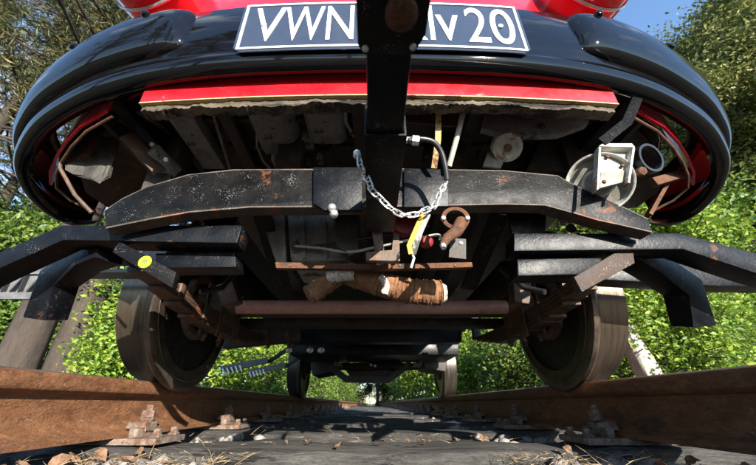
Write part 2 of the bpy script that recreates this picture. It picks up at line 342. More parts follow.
for i in range(-2, 26):
    y = 1.13+0.63*i
    tilt = rnd.uniform(-.006, .006)
    if i == 0: lab = 'weathered grey wooden sleeper fully uncovered in the sun before the van'
    elif i < 0: lab = 'wooden sleeper lying in the open in front of the van'
    elif i < 5: lab = 'dark wooden sleeper under the van, the '+sl_names[i-1]+' one past the sunlit sleeper'
    else: lab = 'dark wooden sleeper in the track beneath or behind the van'
    b = sleeper_mesh(i+50)
    for v in b.bm.verts: v.co += Vector((rnd.uniform(-.0005, .0005), y, 0))
    s = b.build('sleeper', 'sleeper' if i <= 0 else 'shaded_sleeper')
    tag(s, lab, 'sleeper', 'sleepers of the track')
    if i > 14: continue
    for sx in (-1, 1):
        c = Vector((sx*TX, y, 0))
        def part(name, mk, mat, c, parent, cache={}):
            if name not in cache:
                b = MB(); mk(b); cache[name] = b.build(name, mat, parent); o = cache[name]
                off = Vector(WPOS[o.name]); cache[name+'_o'] = off.copy()
                place(o, c+off, parent); return o
            return copy_part(cache[name], c+cache[name+'_o'], parent)
        pl = part('base_plate', lambda b: b.box((-.175, -.08, 0.001), (.175, .08, .0165)).bevel(.003), 'clip', c, s)
        for q in (-1, 1):
            k = c+Vector((q*.095, 0, .0165))
            part('rib', lambda b: b.box((-.011, -.06, 0), (.011, .06, .024)).bevel(.004).rough(.0012, 5), 'clip', k, s)
            part('clip', lambda b: b.hexa([Vector(t) for t in ((-.032,-.030,.006),(.032,-.030,.0),(.032,.030,.0),(-.032,.030,.006),(-.026,-.026,.024),(.026,-.026,.028),(.026,.026,.028),(-.026,.026,.024))]).bevel(.005).rough(.002, 2), 'clip', k+Vector((-q*.016, 0, .012)), s)
            part('washer', lambda b: b.lathe([(0, .018), (.009, .020)], (0, 0, 0), (0, 0, 1), 14).bevel(.002), 'clip', k+Vector((-q*.005, 0, .0385)), s)
            part('nut', lambda b: b.lathe([(0, .020), (.019, .019)], (0, 0, 0), (0, 0, 1), 6).bevel(.003).rough(.0008, 3), 'clip', k+Vector((-q*.005, 0, .047)), s)
            part('bolt', lambda b: b.lathe([(0, .010), (.012, .0095), (.014, .007)], (0, 0, 0), (0, 0, 1), 12), 'clip', k+Vector((-q*.005, 0, .066)), s)
            part('coach_screw', lambda b: b.lathe([(0, .018), (.006, .018), (.008, .012), (.022, .011)], (0, 0, 0), (0, 0, 1), 4).bevel(.002), 'clip', c+Vector((q*.155, .045, .0167)), s)
            part('coach_screw', None, 'clip', c+Vector((q*.155, -.045, .0167)), s)

# ballast stones, litter
def ico(bm_verts=None):
    bm = bmesh.new(); bmesh.ops.create_icosphere(bm, subdivisions=1, radius=1)
    v = np.array([q.co[:] for q in bm.verts]); f = np.array([[w.index for w in q.verts] for q in bm.faces]); bm.free(); return v, f
def np_mesh(name, V, F):
    me = bpy.data.meshes.new(name); n = F.shape[1]
    me.vertices.add(len(V)); me.vertices.foreach_set('co', V.astype(np.float32).ravel())
    me.loops.add(F.size); me.loops.foreach_set('vertex_index', F.astype(np.int32).ravel())
    me.polygons.add(len(F)); me.polygons.foreach_set('loop_start', np.arange(0, F.size, n, dtype=np.int32))
    me.update(calc_edges=True); me.validate(); return me
rs = np.random.RandomState(4)
iv, iF = ico()
def stones(n, xr, yr, zr, sz):
    V = []; F = []
    for k in range(n):
        s = rs.uniform(*sz); sc = np.array([1, rs.uniform(.6, 1), rs.uniform(.5, .9)])*s
        a = rs.uniform(0, 6.28); c, q = math.cos(a), math.sin(a)
        v = iv*(1+rs.uniform(-.28, .28, (len(iv), 1)))*sc
        v = v@np.array([[c, -q, 0], [q, c, 0], [0, 0, 1]])
        V.append(v+np.array([rs.uniform(*xr), rs.uniform(*yr), rs.uniform(*zr)])); F.append(iF+len(iv)*k)
    return np.concatenate(V), np.concatenate(F)
V1, F1 = stones(2600, (-.66, .66), (1.2, 7), (-.145, -.09), (.014, .034))
V2, F2 = stones(2200, (-2.0, 2.0), (-4, 9), (-.11, -.055), (.015, .034))
Va, Fa = stones(700, (-.68, .68), (.1, 1.0), (-.14, -.10), (.010, .026))
Vb, Fb = stones(330, (-.70, -.40), (.5, 1.05), (-.085, -.03), (.012, .030))
Vc, Fc = stones(330, (.40, .70), (.5, 1.05), (-.085, -.03), (.012, .030))
Vd, Fd = stones(420, (-.68, -.42), (1.2, 4.5), (-.075, -.02), (.012, .030))
Ve, Fe = stones(420, (.42, .68), (1.2, 4.5), (-.075, -.02), (.012, .030))
V3 = np.concatenate([Va, Vb, Vc, Vd, Ve]); o3 = np.cumsum([0, len(Va), len(Vb), len(Vc), len(Vd)])
F3 = np.concatenate([f_+o_ for f_, o_ in zip((Fa, Fb, Fc, Fd, Fe), o3)])
V = np.concatenate([V1, V2, V3]); F = np.concatenate([F1, F2+len(V1), F3+len(V1)+len(V2)])
o = mesh_obj('ballast_gravel', np_mesh('ballast_gravel', V, F), 'stone', smooth=False)
tag(o, 'grey brown ballast gravel between the sleepers', 'gravel', kind='stuff')

def straw(n, xr, yr, z, L, wd):
    V = []; F = []
    for k in range(n):
        a = rs.uniform(0, 6.28); l = rs.uniform(*L); t = rs.uniform(-.35, .35)
        p = np.array([rs.uniform(*xr), rs.uniform(*yr), z+rs.uniform(0.001, .02)])
        dvec = np.array([math.cos(a), math.sin(a), t]); sd_ = np.array([-math.sin(a), math.cos(a), 0])*wd
        m_ = p+dvec*l*.5+np.array([0, 0, rs.uniform(0, .006)])
        V += [p-sd_, p+sd_, m_+sd_, m_-sd_, p+dvec*l, m_+np.array([0, 0, wd])]
        q = 6*k; F += [[q, q+1, q+2], [q, q+2, q+3], [q+3, q+2, q+4], [q, q+5, q+2]]
    return np.array(V), np.array(F)
V1, F1 = straw(520, (.32, .72), (.60, 1.04), -.03, (.03, .09), .0008)
V2, F2 = straw(45, (-.70, .4), (1.0, 1.28), .0, (.03, .08), .0008)
V3, F3 = straw(420, (-.70, -.3), (.6, 1.02), -.03, (.03, .09), .0008)
V = np.concatenate([V1, V2, V3]); F = np.concatenate([F1, F2+len(V1), F3+len(V1)+len(V2)])
tag(mesh_obj('pine_needle_litter', np_mesh('pine_needle_litter', V, F), 'straw', smooth=False), 'dry pine needles and straw scattered on the sleepers', 'needles', kind='stuff')

def leaf_mesh(seed):
    r = random.Random(seed); b = MB(); n = 7; top = []; bot = []; mid = []
    for i in range(n):
        t = i/(n-1); w = .42*math.sin(math.pi*(t**.8))*(1+r.uniform(-.15, .15)); x = t-.5
        mid.append(Vector((x, r.uniform(-.04, .04), .16*math.sin(t*3+seed)))); top.append(Vector((x, w, .16*math.sin(t*3+seed)+w*(.2+.25*(seed%3))+r.uniform(-.08, .08)))); bot.append(Vector((x, -w, .16*math.sin(t*3+seed)+w*(.5-.2*(seed%3))+r.uniform(-.08, .08))))
    for a, c_ in ((mid, top), (mid, bot)):
        va = [b.bm.verts.new(p) for p in a]; vb = [b.bm.verts.new(p) for p in c_]
        for i in range(n-1): b.bm.faces.new((va[i], va[i+1], vb[i+1], vb[i]))
    bmesh.ops.remove_doubles(b.bm, verts=list(b.bm.verts), dist=1e-4)
    me = bpy.data.meshes.new('dead_leaf'); b.bm.to_mesh(me); b.bm.free(); return me
leaf_me = [leaf_mesh(i) for i in range(4)]
def dead_leaf(x, y, z, s, label, group, k):
    o = mesh_obj('dead_leaf', leaf_me[k % 4], 'litter', smooth=True); place(o, Vector((x, y, z+s*.02)), None)
    o.scale = (s, s, s); o.rotation_euler = (rnd.uniform(-.5, .5), rnd.uniform(-.5, .5), rnd.uniform(0, 6.28))
    tag(o, label, 'leaf', group)
for k in range(46):
    dead_leaf(rnd.uniform(-.70, -.42), rnd.uniform(.66, .99), rnd.uniform(-.035, .0), rnd.uniform(.022, .045), 'dry brown fallen leaf lying by the rail with the serrated step', 'fallen leaves by the step side rail', k)
for k in range(9):
    dead_leaf(rnd.uniform(-.35, .35), rnd.uniform(1.02, 1.2), 0.004, rnd.uniform(.016, .032), 'dry fallen leaf lying on the middle of the sunlit sleeper', 'fallen leaves on the sunlit sleeper', k)
for k in range(18):
    dead_leaf(rnd.uniform(.42, .70), rnd.uniform(.68, .99), rnd.uniform(-.035, .0), rnd.uniform(.02, .04), 'dry fallen leaf lying by the rail with the horn bracket', 'fallen leaves by the horn side rail', k)

# ------------------------------------------------------------------ the rail van
AX = 1.32; AX2 = 3.72
VAN = empty('rail_van', (0, AX, RT), 'red van on railway wheels with black wraparound bumper, standing on the rusty track', 'rail vehicle')

# plan of the nose: (x, d, bottom h, top h)
NOSE = [(0, .385, .530, .722), (.12, .387, .530, .722), (.24, .392, .529, .722), (.34, .402, .528, .722), (.44, .420, .526, .722), (.53, .445, .522, .716), (.61, .478, .516, .708), (.68, .515, .507, .690), (.735, .556, .495, .668), (.780, .602, .478, .644), (.808, .655, .462, .624), (.822, .715, .447, .612), (.826, .78, .440, .606), (.822, .84, .448, .600), (.812, .885, .475, .585)]
NOSE = [(x*(1+.047*(x/.826)**2), d, a, t) for x, d, a, t in NOSE]
def catmull(pts, n):
    out = []
    for i in range(len(pts)-1):
        p = [Vector(pts[max(0, min(len(pts)-1, j))]) for j in (i-1, i, i+1, i+2)]
        for k in range(n):
            t = k/n
            out.append(.5*((2*p[1])+(p[2]-p[0])*t+(2*p[0]-5*p[1]+4*p[2]-p[3])*t*t+(3*p[1]-p[0]-3*p[2]+p[3])*t**3))
    out.append(Vector(pts[-1])); return out
half = catmull([Vector(p) for p in [(-x, d, a, t) for x, d, a, t in NOSE[2:0:-1]]+NOSE], 5)[10:]
NS = [Vector((-p[0], p[1], p[2], p[3])) for p in half[:0:-1]]+[Vector(p) for p in half]
def nose_normal(i):
    a = NS[max(0, i-1)]; c = NS[min(len(NS)-1, i+1)]; t = Vector((c[0]-a[0], c[1]-a[1])).normalized()
    return Vector((t[1], -t[0]))
def sweep(fn, i0, i1):
    rings = []
    for i in range(i0, i1+1):
        s = NS[i]; n = nose_normal(i)
        rings.append([W(s[0]+n[0]*o, s[1]+n[1]*o, h) for o, h in fn(i, s)])
    return rings
def bump_prof(i, s):
    hb, ht = s[2], s[3]
    e = min(i, len(NS)-1-i)
    out = [(-.030, hb+.006), (-.020, hb-.001), (-.008, hb+.003), (-.001, hb+.013), (.002, hb+.024), (.002, hb+.032), (-.003, hb+.038), (-.003, hb+.046), (.001, hb+.055), (.005, (hb+ht)/2), (.001, ht-.020), (-.006, ht-.006), (-.022, ht)]
    inn = [(o-.006, h+(.006 if k < 5 else (-.005 if k > 10 else 0))) for k, (o, h) in enumerate(out)]
    return out+inn[::-1]
b = MB(); b.quad_loft(sweep(bump_prof, 0, len(NS)-1))
bumper = b.build('bumper', 'bumper', VAN, ang=60)
def idx_at(x): return min(range(len(NS)), key=lambda i: abs(NS[i][0]-x))
GUARD_B = []
for sx in (-1, 1):
    i0 = idx_at(.375*sx if sx > 0 else -.345)
    ids = list(range(i0, len(NS)-2)) if sx > 0 else list(range(i0, 1, -1))
    L = 0; rings = []; last = None
    for j, i in enumerate(ids):
        s = NS[i]; n = nose_normal(i)
        if last is not None: L += (Vector((s[0], s[1]))-last).length
        last = Vector((s[0], s[1]))
        k = math.sqrt(max(0.0, 1-(1-min(1, L/.075))**2))
        rem = len(ids)-1-j
        k = min(k, math.sqrt(max(0, 1-(1-min(1, rem/7))**2)))
        k = max(k, .03)
        hb, ht = s[2]+.052, s[3]-.006; hm = (hb+ht)/2; hh = (ht-hb)/2*(.55+.45*k)
        ring = []
        for q in range(15):
            a = -math.pi/2+math.pi*q/14
            ring.append((.031*k*abs(math.cos(a))**.75-.004, hm+hh*math.sin(a)))
        rings.append([W(s[0]+n[0]*o, s[1]+n[1]*o, h) for o, h in ring])
    b = MB(); b.quad_loft(rings); gd = b.build('bumper_guard', 'bumper', bumper, ang=70)
    for fx in (.455, .625):
        i = idx_at(fx*sx); s = NS[i]; n = nose_normal(i)
        hb_, ht_ = s[2]+.052, s[3]-.006; a_ = R(38); o_ = .031*math.cos(a_)**.75-.005
        c = W(s[0]+n[0]*o_, s[1]+n[1]*o_, (hb_+ht_)/2+(ht_-hb_)/2*math.sin(a_))
        b = MB(); b.lathe([(-.004, .0085), (.004, .0085), (.007, .006), (.009, .001)], c, (n[0], n[1], .45), 14); b.build('bolt', 'bumper', bumper)

# licence plate, curved with the bumper, and its lettering
PX0, PX1, PH0, PH1 = -.247, .283, .552, .697
def on_bumper(x, o, h):
    i = max(1, min(len(NS)-2, idx_at(x))); j = i+1 if NS[i][0] <= x else i-1
    t = (x-NS[i][0])/(NS[j][0]-NS[i][0]) if NS[j][0] != NS[i][0] else 0
    s = NS[i].lerp(NS[j], t); n = nose_normal(i).lerp(nose_normal(j), t)
    return W(s[0]+n[0]*o, s[1]+n[1]*o, h)
def slab(b, x0, x1, h0, h1, o0, o1, n=16, round_=0.0):
    rings = []
    for k in range(n+1):
        x = x0+(x1-x0)*k/n
        e = min(x-x0, x1-x); q = 0
        if round_ and e < round_: q = round_-math.sqrt(max(0, round_**2-(round_-e)**2))
        rings.append([on_bumper(x, o0, h0+q), on_bumper(x, o1, h0+q), on_bumper(x, o1, h1-q), on_bumper(x, o0, h1-q)])
    b.quad_loft(rings); return b
pl = slab(MB(), PX0, PX1, PH0, PH1, .0065, .0085, 40, .012).build('licence_plate', 'plate', VAN)
b = MB(); br = .0045; g0 = .006
for x0, x1, h0, h1 in ((PX0+g0, PX1-g0, PH0+g0, PH0+g0+br), (PX0+g0, PX1-g0, PH1-g0-br, PH1-g0)): slab(b, x0, x1, h0, h1, .0085, .0100, 24)
for x0 in (PX0+g0, PX1-g0-br): slab(b, x0, x0+br, PH0+g0+br, PH1-g0-br, .0085, .0100, 2)
b.build('plate_border', 'plate_white', pl)
def glyph(ch, x0, x1, h0, h1):
    cu = bpy.data.curves.new('t', 'FONT'); cu.body = ch; cu.extrude = .02; cu.resolution_u = 6
    ob = bpy.data.objects.new('t', cu); col.objects.link(ob)
    dg = bpy.context.evaluated_depsgraph_get(); me = bpy.data.meshes.new_from_object(ob.evaluated_get(dg))
    bpy.data.objects.remove(ob)
    bm = bmesh.new(); bm.from_mesh(me); bpy.data.meshes.remove(me)
    bmesh.ops.triangulate(bm, faces=bm.faces)
    xs = [v.co.x for v in bm.verts]; ys = [v.co.y for v in bm.verts]
    ax, bx, ay, by = min(xs), max(xs), min(ys), max(ys)
    for v in bm.verts:
        x = x0+(v.co.x-ax)/(bx-ax)*(x1-x0); h = h0+(v.co.y-ay)/(by-ay)*(h1-h0)
        v.co = on_bumper(x, .0080 if v.co.z < 0 else .0100, h)
    b = MB(); b.bm.free(); b.bm = bm
    o = b.build('letter', 'plate_white', pl, smooth=False)
def gx(px): return (px-372)/205.0*.378
for ch, a, c_, lo, hi in (('V', 253, 284, .577, .678), ('W', 284, 324, .577, .678), ('N', 327, 354, .577, .678), ('O', 358, 388, .576, .679), ('K', 398, 426, .577, .678), ('l', 429, 433.5, .577, .682), ('v', 436, 459, .577, .652), ('2', 466, 488, .575, .678), ('0', 491, 515, .573, .678)):
    glyph(ch, gx(a), gx(c_), lo, hi)
for x in (gx(264), gx(501)):
    b = MB(); b.lathe([(0, .005), (.003, .005), (.004, .003)], on_bumper(x, .0086, .625), (0, -1, 0), 10); b.build('screw', 'galv', pl)

# body shell (front to back), arches cut into the sides
def shell():
    st = []                                   # (x, d, bottom) half outline front -> back
    front = [(0, .452), (.14, .454), (.28, .462), (.40, .478), (.50, .502), (.58, .535), (.65, .575), (.705, .625), (.745, .685), (.77, .75), (.785, .82), (.79, .90)]
    for x, d in front: st.append((x, d, .585 if x < .55 else .575))
    for d, hbt in ((.96, .57), (1.0, .66), (1.08, .74), (1.2, .775), (1.44, .775), (1.56, .74), (1.64, .66), (1.68, .56), (2.2, .55), (2.8, .55), (3.36, .56), (3.40, .66), (3.48, .74), (3.6, .775), (3.84, .775), (3.96, .74), (4.04, .66), (4.08, .57), (4.3, .57)): st.append((.79, d, hbt))
    for x, d in ((.785, 4.45), (.76, 4.56), (.70, 4.63), (.5, 4.68), (.25, 4.69), (0, 4.69)): st.append((x, d, .60))
    loop = st+[(-x, d, hb) for x, d, hb in st[-2:0:-1]]
    levels = [(0, 0), (.80, 0), (.98, .004), (1.12, .018), (1.17, .03), (1.60, .10), (1.72, .17), (1.80, .29), (1.84, .45)]
    rings = []
    for h, ins in levels:
        r = []
        for x, d, hb in loop:
            hh = hb if h == 0 else h
            k = 1-ins/.79
            y = 2.57+(d-2.57)*(1-ins/2.12)
            if d < 1.0: y += max(0, h-1.05)*.22*(1.0-d)/.55
            r.append(W(x*k, y, hh))
        rings.append(r)
    return rings, loop
rings, loop = shell()
b = MB(); b.quad_loft(rings, cap=False)
b.bm.faces.new([v for v in list(b.bm.verts)[-len(loop):]])
body = b.build('body', 'red', VAN, ang=50)
mod = body.modifiers.new('thickness', 'SOLIDIFY'); mod.thickness = .004; mod.offset = -1
body.data.materials.append(M['oily']); mod.material_offset = 1; mod.material_offset_rim = 0
def window(i0, i1):
    b = MB(); r = []
    for f in (0.12, 0.88):
        row = []
        for i in range(i0, i1+1):
            i_ = i % len(loop); p = rings[4][i_].lerp(rings[5][i_], f)
            c = Vector((0, 2.57, p.z)); nrm = (p-c); nrm.z = 0
            nrm = Vector((nrm.x, 0, 0)).normalized() if abs(p.x) > .6 else Vector((nrm.x*.3, nrm.y, 0)).normalized()
            row.append(p+nrm*.006)
        r.append(row)
    b.quad_loft(r, closed=False, cap=False)
    o = b.build('window', 'glass', VAN); o.modifiers.new('t', 'SOLIDIFY').thickness = .004
NL = len(loop)
window(0, 6); window(NL-6, NL)
for a, c_ in ((11, 16), (18, 21), (22, 27)):
    window(a, c_); window(NL-c_, NL-a)

# headlamps in red painted rims
for sx in (-1, 1):
    c = W(.515*sx, .470, .905); ax = Vector((sx*.20, -1, -.02)).normalized()
    e = MB(); e.lathe([(-.05, .100), (.020, .103), (.046, .101), (.056, .094), (.058, .084), (.050, .080)], c, ax, 40)
    hl = e.build('headlamp', 'red', VAN)
    e = MB(); e.ring_lathe([(.018, .1035), (.022, .1055), (.026, .1035)], c, ax, 40); e.build('rim_seam', 'galv', hl)
    e = MB(); e.lathe([(.046, .0795), (.060, .074), (.070, .05), (.074, .02), (.0745, .002)], c, ax, 40); e.build('lens', 'lens', hl)

# apron below the nose and the rotten wooden strip behind it
def curved_strip(x0, x1, dfun, hfun0, hfun1, th, n=24):
    rings = []
    for k in range(n+1):
        x = x0+(x1-x0)*k/n; d = dfun(x)
        rings.append([W(x, d, hfun0(x)), W(x, d+th, hfun0(x)), W(x, d+th, hfun1(x)), W(x, d, hfun1(x))])
    return MB().quad_loft(rings)
dap = lambda x: .424+.10*x*x
curved_strip(-.428, .455, dap, lambda x: .4935, lambda x: .60, .004).build('front_apron', 'redworn', VAN)
curved_strip(-.428, .455, lambda x: dap(x)-.001, lambda x: .4912, lambda x: .4933, .012).build('apron_lip', 'cream', VAN)
rr = random.Random(5)
seg = []
def smooth_noise(n, a, f):
    ph = [rr.uniform(0, 6.28) for _ in range(4)]
    return [a*(.5*math.sin(i*f+ph[0])+.3*math.sin(i*f*2.3+ph[1])+.25*math.sin(i*f*5.1+ph[2]))+rr.uniform(-a, a)*.35 for i in range(n)]
jag = smooth_noise(201, .005, .12); jag2 = smooth_noise(201, .002, .2)
jf = lambda arr: (lambda x: arr[max(0, min(200, int((x+.5)/1.02*200)))])
b = curved_strip(-.425, .45, lambda x: dap(x)+.007+jf(jag2)(x), lambda x: .4790+jf(jag)(x), lambda x: .505, .022, 195)
b.rough(.0006, 3); b.build('wooden_strip', 'wood_strip', VAN, ang=25)
# corner skirts of the nose
for sx in (-1, 1):
    pts = [(.53, .485), (.60, .515), (.655, .55), (.70, .585), (.74, .622), (.765, .658)]
    b = MB(); b.quad_loft([[W(sx*x, d, .515-.053*k/5), W(sx*(x-.004), d+.003, .515-.053*k/5), W(sx*(x-.004), d+.003, .64), W(sx*x, d, .64)] for k, (x, d) in enumerate(pts)])
    b.build('corner_skirt', 'redworn', VAN)
    b = MB(); b.tube([W(sx*(x-.012), d+.008, .512-.053*k/5) for k, (x, d) in enumerate(pts)]+[W(sx*.74, .70, .445), W(sx*.68, .74, .42)], .0032, 8); b.build('skirt_edge', 'rust', VAN)
    # wheel housing liner
    b = MB(); b.quad_loft([[W(sx*x, d, h) for x, d, h in row] for row in (
        [(.50, .53, .575), (.50, .62, .60), (.50, .80, .62), (.50, .95, .66)],
        [(.58, .56, .572), (.60, .63, .585), (.61, .80, .60), (.61, .95, .64)],
        [(.65, .605, .555), (.67, .66, .545), (.67, .80, .56), (.67, .95, .60)],
        [(.725, .685, .50), (.735, .72, .485), (.74, .80, .49), (.745, .93, .55)])], closed=False, cap=False)
    lo = b.build('wheel_housing', 'grease' if sx < 0 else 'oily', VAN); lo.modifiers.new('t', 'SOLIDIFY').thickness = .004
    b = MB(); b.box(W(sx*.62, .95, .70), W(sx*.785, 1.72, .705)); b.build('wheel_arch_cover', 'oily', VAN)
    b = MB(); b.box(W(sx*.62, 3.34, .70), W(sx*.785, 4.06, .705)); b.build('wheel_arch_cover', 'oily', VAN)
    # bumper bracket running back to the frame
    b = MB(); b.bar([W(sx*.545, .478, .590), W(sx*.54, .52, .585), W(sx*.50, .78, .56)], .034, .05); b.bevel(.003); b.build('bumper_bracket', 'arm', VAN)
    b = MB(); b.bar([W(sx*.585, .53, .560), W(sx*.55, .80, .535)], .012, .035); b.build('bracket_brace', 'oily', VAN)

# right: sloped rust pieces of the housing, as in the sunlit corner
b = MB(); b.bar([P(652, 183, .62), P(690, 172, .66)], .016, .02); b.bevel(.002); b.build('rust_angle', 'rust', VAN)
b = MB(); b.bar([P(648, 216, .66), P(667, 182, .66)], .018, .008); b.build('rust_flap', 'rust', VAN)
b = MB(); b.bar([P(88, 158, .60), P(103, 133, .60)], .016, .02); b.build('rust_angle', 'rust', VAN)
b = MB(); b.ppx([(62, 150), (75, 126), (112, 108), (122, 126), (108, 176), (98, 182), (66, 170)], .60, .604); bmesh.ops.triangulate(b.bm, faces=b.bm.faces); b.rough(.003, 4, 3); b.build('torn_liner', 'oily', VAN, smooth=False)
b = MB(); b.tube([P(78, 128, .595), P(63, 146, .595), P(60, 168, .60), P(75, 195, .61), P(92, 213, .62)], .004, 8); b.build('liner_edge', 'grease', VAN)

# floor, frame
b = MB(); b.box(W(-.62, .505, .610), W(.62, 4.6, .622)); b.build('floor', 'oily', VAN)
b = MB()
for x in (-.44, -.30, -.12, .07, .20, .36):
    pass
for x, w_ in ((-.335, .03), (-.03, .03), (.235, .03)):
    b = MB(); b.box(W(x-w_/2, .52, .578), W(x+w_/2, 1.9, .6095)); b.bevel(.004); b.build('floor_rib', 'oily', VAN)
# pressed grey pans
for (x0, x1, d0, d1) in ((-.295, -.175, .53, .70), (-.165, -.055, .53, .66)):
    b = MB(); b.hexa([W(x0+.02, d0+.015, .572), W(x1-.02, d0+.015, .572), W(x1-.02, d1-.015, .572), W(x0+.02, d1-.015, .572), W(x0, d0, .6095), W(x1, d0, .6095), W(x1, d1, .6095), W(x0, d1, .6095)])
    b.bevel(.014); b.build('floor_pressing', 'pan', VAN)
b = MB(); b.box(W(-.46, .53, .57), W(-.40, .74, .6095)); b.bevel(.006); b.build('floor_stringer', 'pan', VAN)
b = MB(); b.bar([P(213, 108, .56), P(231, 168, .72)], .006, .02); b.build('pan_edge', 'paleplank', VAN)
b = MB(); b.bar([P(150, 150, .6), P(175, 175, .66)], .03, .035); b.bevel(.003); b.build('floor_bracket', 'pan', VAN)
b = MB(); b.bar([P(126, 135, .56), P(160, 172, .62)], .006, .03); b.build('bracket_edge', 'grease', VAN)
for px, py in ((154, 145), (168, 160)):
    b = MB(); b.lathe([(0, .007), (.006, .007), (.009, .005)], P(px, py, .60), (0, -1, -.6), 8); b.build('bolt', 'galv', VAN)
# right side board with a hole, brown plate with a ring
b = MB(); b.ppx([(487, 106), (592, 112), (588, 124), (560, 134), (512, 136), (482, 128)], .535, .55); b.build('side_board', 'pan', VAN)
b = MB(); b.lathe([(0, .008), (.004, .006)], P(541, 126, .533), (0, -1, 0), 12); b.build('board_bolt', 'rust', VAN)
b = MB(); b.ppx([(410, 94), (463, 96), (455, 126), (408, 122)], .545, .55); b.build('floor_plate', 'brown', VAN)
b = MB(); b.ring_lathe([(-.001, .018), (-.001, .014), (.004, .014), (.004, .018)], P(430, 103, .543), (0, -1, 0), 24); b.build('plate_ring', 'axle', VAN)
b = MB(); b.lathe([(0, .0138), (.002, .0138)], P(430, 103, .5435), (0, -1, 0), 20); b.build('hole_mesh', 'galv', VAN)
b = MB(); b.bar([P(439, 92, .465), P(438, 140, .49), P(434, 168, .53)], .011, .003, Vector((0, 1, 0))); b.build('yellow_strip', 'cream', VAN)
b = MB(); b.tube([P(467, 95, .47), P(459, 130, .49), P(449, 166, .53)], .0055, 10); b.build('pale_hose', 'cord', VAN)
# pipes, seams, clips and small brackets crowding the floor
rq = random.Random(8)
for k in range(7):
    x = rq.uniform(-.46, .46); y0 = .53; pts = [W(x+.02*math.sin(q*1.1+k), y0+q*.05, .600-.014*abs(math.sin(q*.7+k))) for q in range(9)]
    b = MB(); b.tube(pts, rq.uniform(.003, .006), 8); b.build('brake_pipe', rq.choice(['rubber', 'cord', 'grease', 'oily']), VAN)
for k in range(16):
    x = rq.uniform(-.47, .47); y0 = rq.uniform(.54, .80); w_ = rq.uniform(.012, .035); l_ = rq.uniform(.02, .07); t_ = rq.uniform(.012, .035)
    b = MB(); b.box(W(x, y0, .6098-t_), W(x+w_, y0+l_, .6098)); b.bevel(.003); b.rough(.001, k); b.build('floor_bracket', rq.choice(['oily', 'grease', 'pan', 'brown', 'chassis']), VAN)
    b = MB(); b.lathe([(0, .006), (.005, .006), (.007, .004)], W(x+w_/2, y0+l_*.4, .6098-t_), (0, 0, -1), 6); b.build('bolt', rq.choice(['grease', 'galv', 'rust']), VAN)
for y0 in (.585, .68, .79):
    b = MB(); b.box(W(-.49, y0, .598), W(.49, y0+.012, .6098)); b.bevel(.002); b.build('floor_seam', 'oily', VAN)
# white roller
c = P(505, 146, .56); ax = (P(500, 128, .56)-c+Vector((0, .03, 0))).normalized()
b = MB(); b.lathe([(-.006, .012), (-.006, .028), (0, .030), (.004, .027), (.006, .017), (.018, .017), (.020, .028), (.026, .030), (.028, .022), (.025, .018), (.025, .012)], c, Vector((-.15, -.65, -.75)), 32); b.build('white_roller', 'white', VAN)
b = MB(); b.lathe([(.0255, .008), (.031, .008), (.032, .004)], c, Vector((-.15, -.65, -.75)), 14); b.build('roller_bolt', 'grease', VAN)
b = MB(); b.ppx([(488, 152), (506, 155), (501, 168), (483, 166)], .565, .57); b.build('roller_bracket', 'paleplank', VAN)
# dark box behind the roller
b = MB(); b.ppx([(528, 167), (540, 140), (600, 138), (600, 176)], .66, .78); b.bevel(.004); b.build('heater_box', 'oily', VAN)

# white horn: a rounded can hung in a flat bracket
c = P(599, 183, .55); hax = Vector((-.42, -.74, -.50)).normalized()
b = MB(); b.lathe([(-.046, .012), (-.044, .040), (-.036, .050), (-.004, .0575), (.002, .0595), (.004, .0585), (.003, .0555), (-.010, .0500), (-.012, .030), (-.006, .026), (-.006, .004)], c, hax, 48)
horn = b.build('horn', 'white', VAN)
b = MB(); b.ring_lathe([(-.0100, .0495), (-.0085, .0490), (-.0105, .0305), (-.0115, .0305)], c, hax, 48); b.build('horn_face', 'horngrey', horn)
b = MB(); b.lathe([(-.0055, .0245), (-.003, .0225), (-.0015, .012), (-.001, .002)], c, hax, 28); b.build('horn_grille', 'horngrey', horn)
b = MB(); b.ppx([(600, 147), (604, 145), (631, 145), (634, 148), (629, 181), (599, 189)], .520, .524); b.bevel(.001)
hb = b.build('horn_bracket', 'white', VAN)
for poly in ([(597, 190), (599, 147), (601, 147), (599.5, 188)], [(630, 183), (635, 148), (633, 147), (628, 182)], [(599, 146), (603, 143.5), (632, 143.5), (635, 147)]):
    b = MB(); b.ppx(poly, .504, .5197); b.build('bracket_flange', 'white', hb)
b = MB(); b.ppx([(600.5, 172), (628, 170), (627, 181), (600, 188)], .5165, .5192); b.bevel(.0008); b.build('bracket_pad', 'horngrey', hb)
for px, py in ((607, 157), (622, 166), (604, 182)):
    b = MB(); b.lathe([(0, .004), (.003, .003)], P(px, py, .5162), (0, -1, 0), 10); b.build('rivet', 'rust', hb)
b = MB(); b.ring_lathe([(-0.0054, 0.0311), (-0.0054, 0.0261), (0.0072, 0.0261), (0.0072, 0.0311)], P(648, 159, 0.5400), (.25, -1, -.2), 30); b.build('pipe_clamp', 'rubber', VAN)
b = MB(); b.lathe([(0.0000, 0.0090), (0.0126, 0.0090), (0.0144, 0.0054)], P(638, 173, 0.5400), (0, -1, -.3), 6); b.build('clamp_nut', 'rust', VAN)
b = MB(); b.bar([P(637, 98, 0.4500), P(627, 122, 0.4770), P(602, 142, 0.5040)], .018, .006, Vector((0, 1, 0))); b.build('horn_strap', 'arm', VAN)

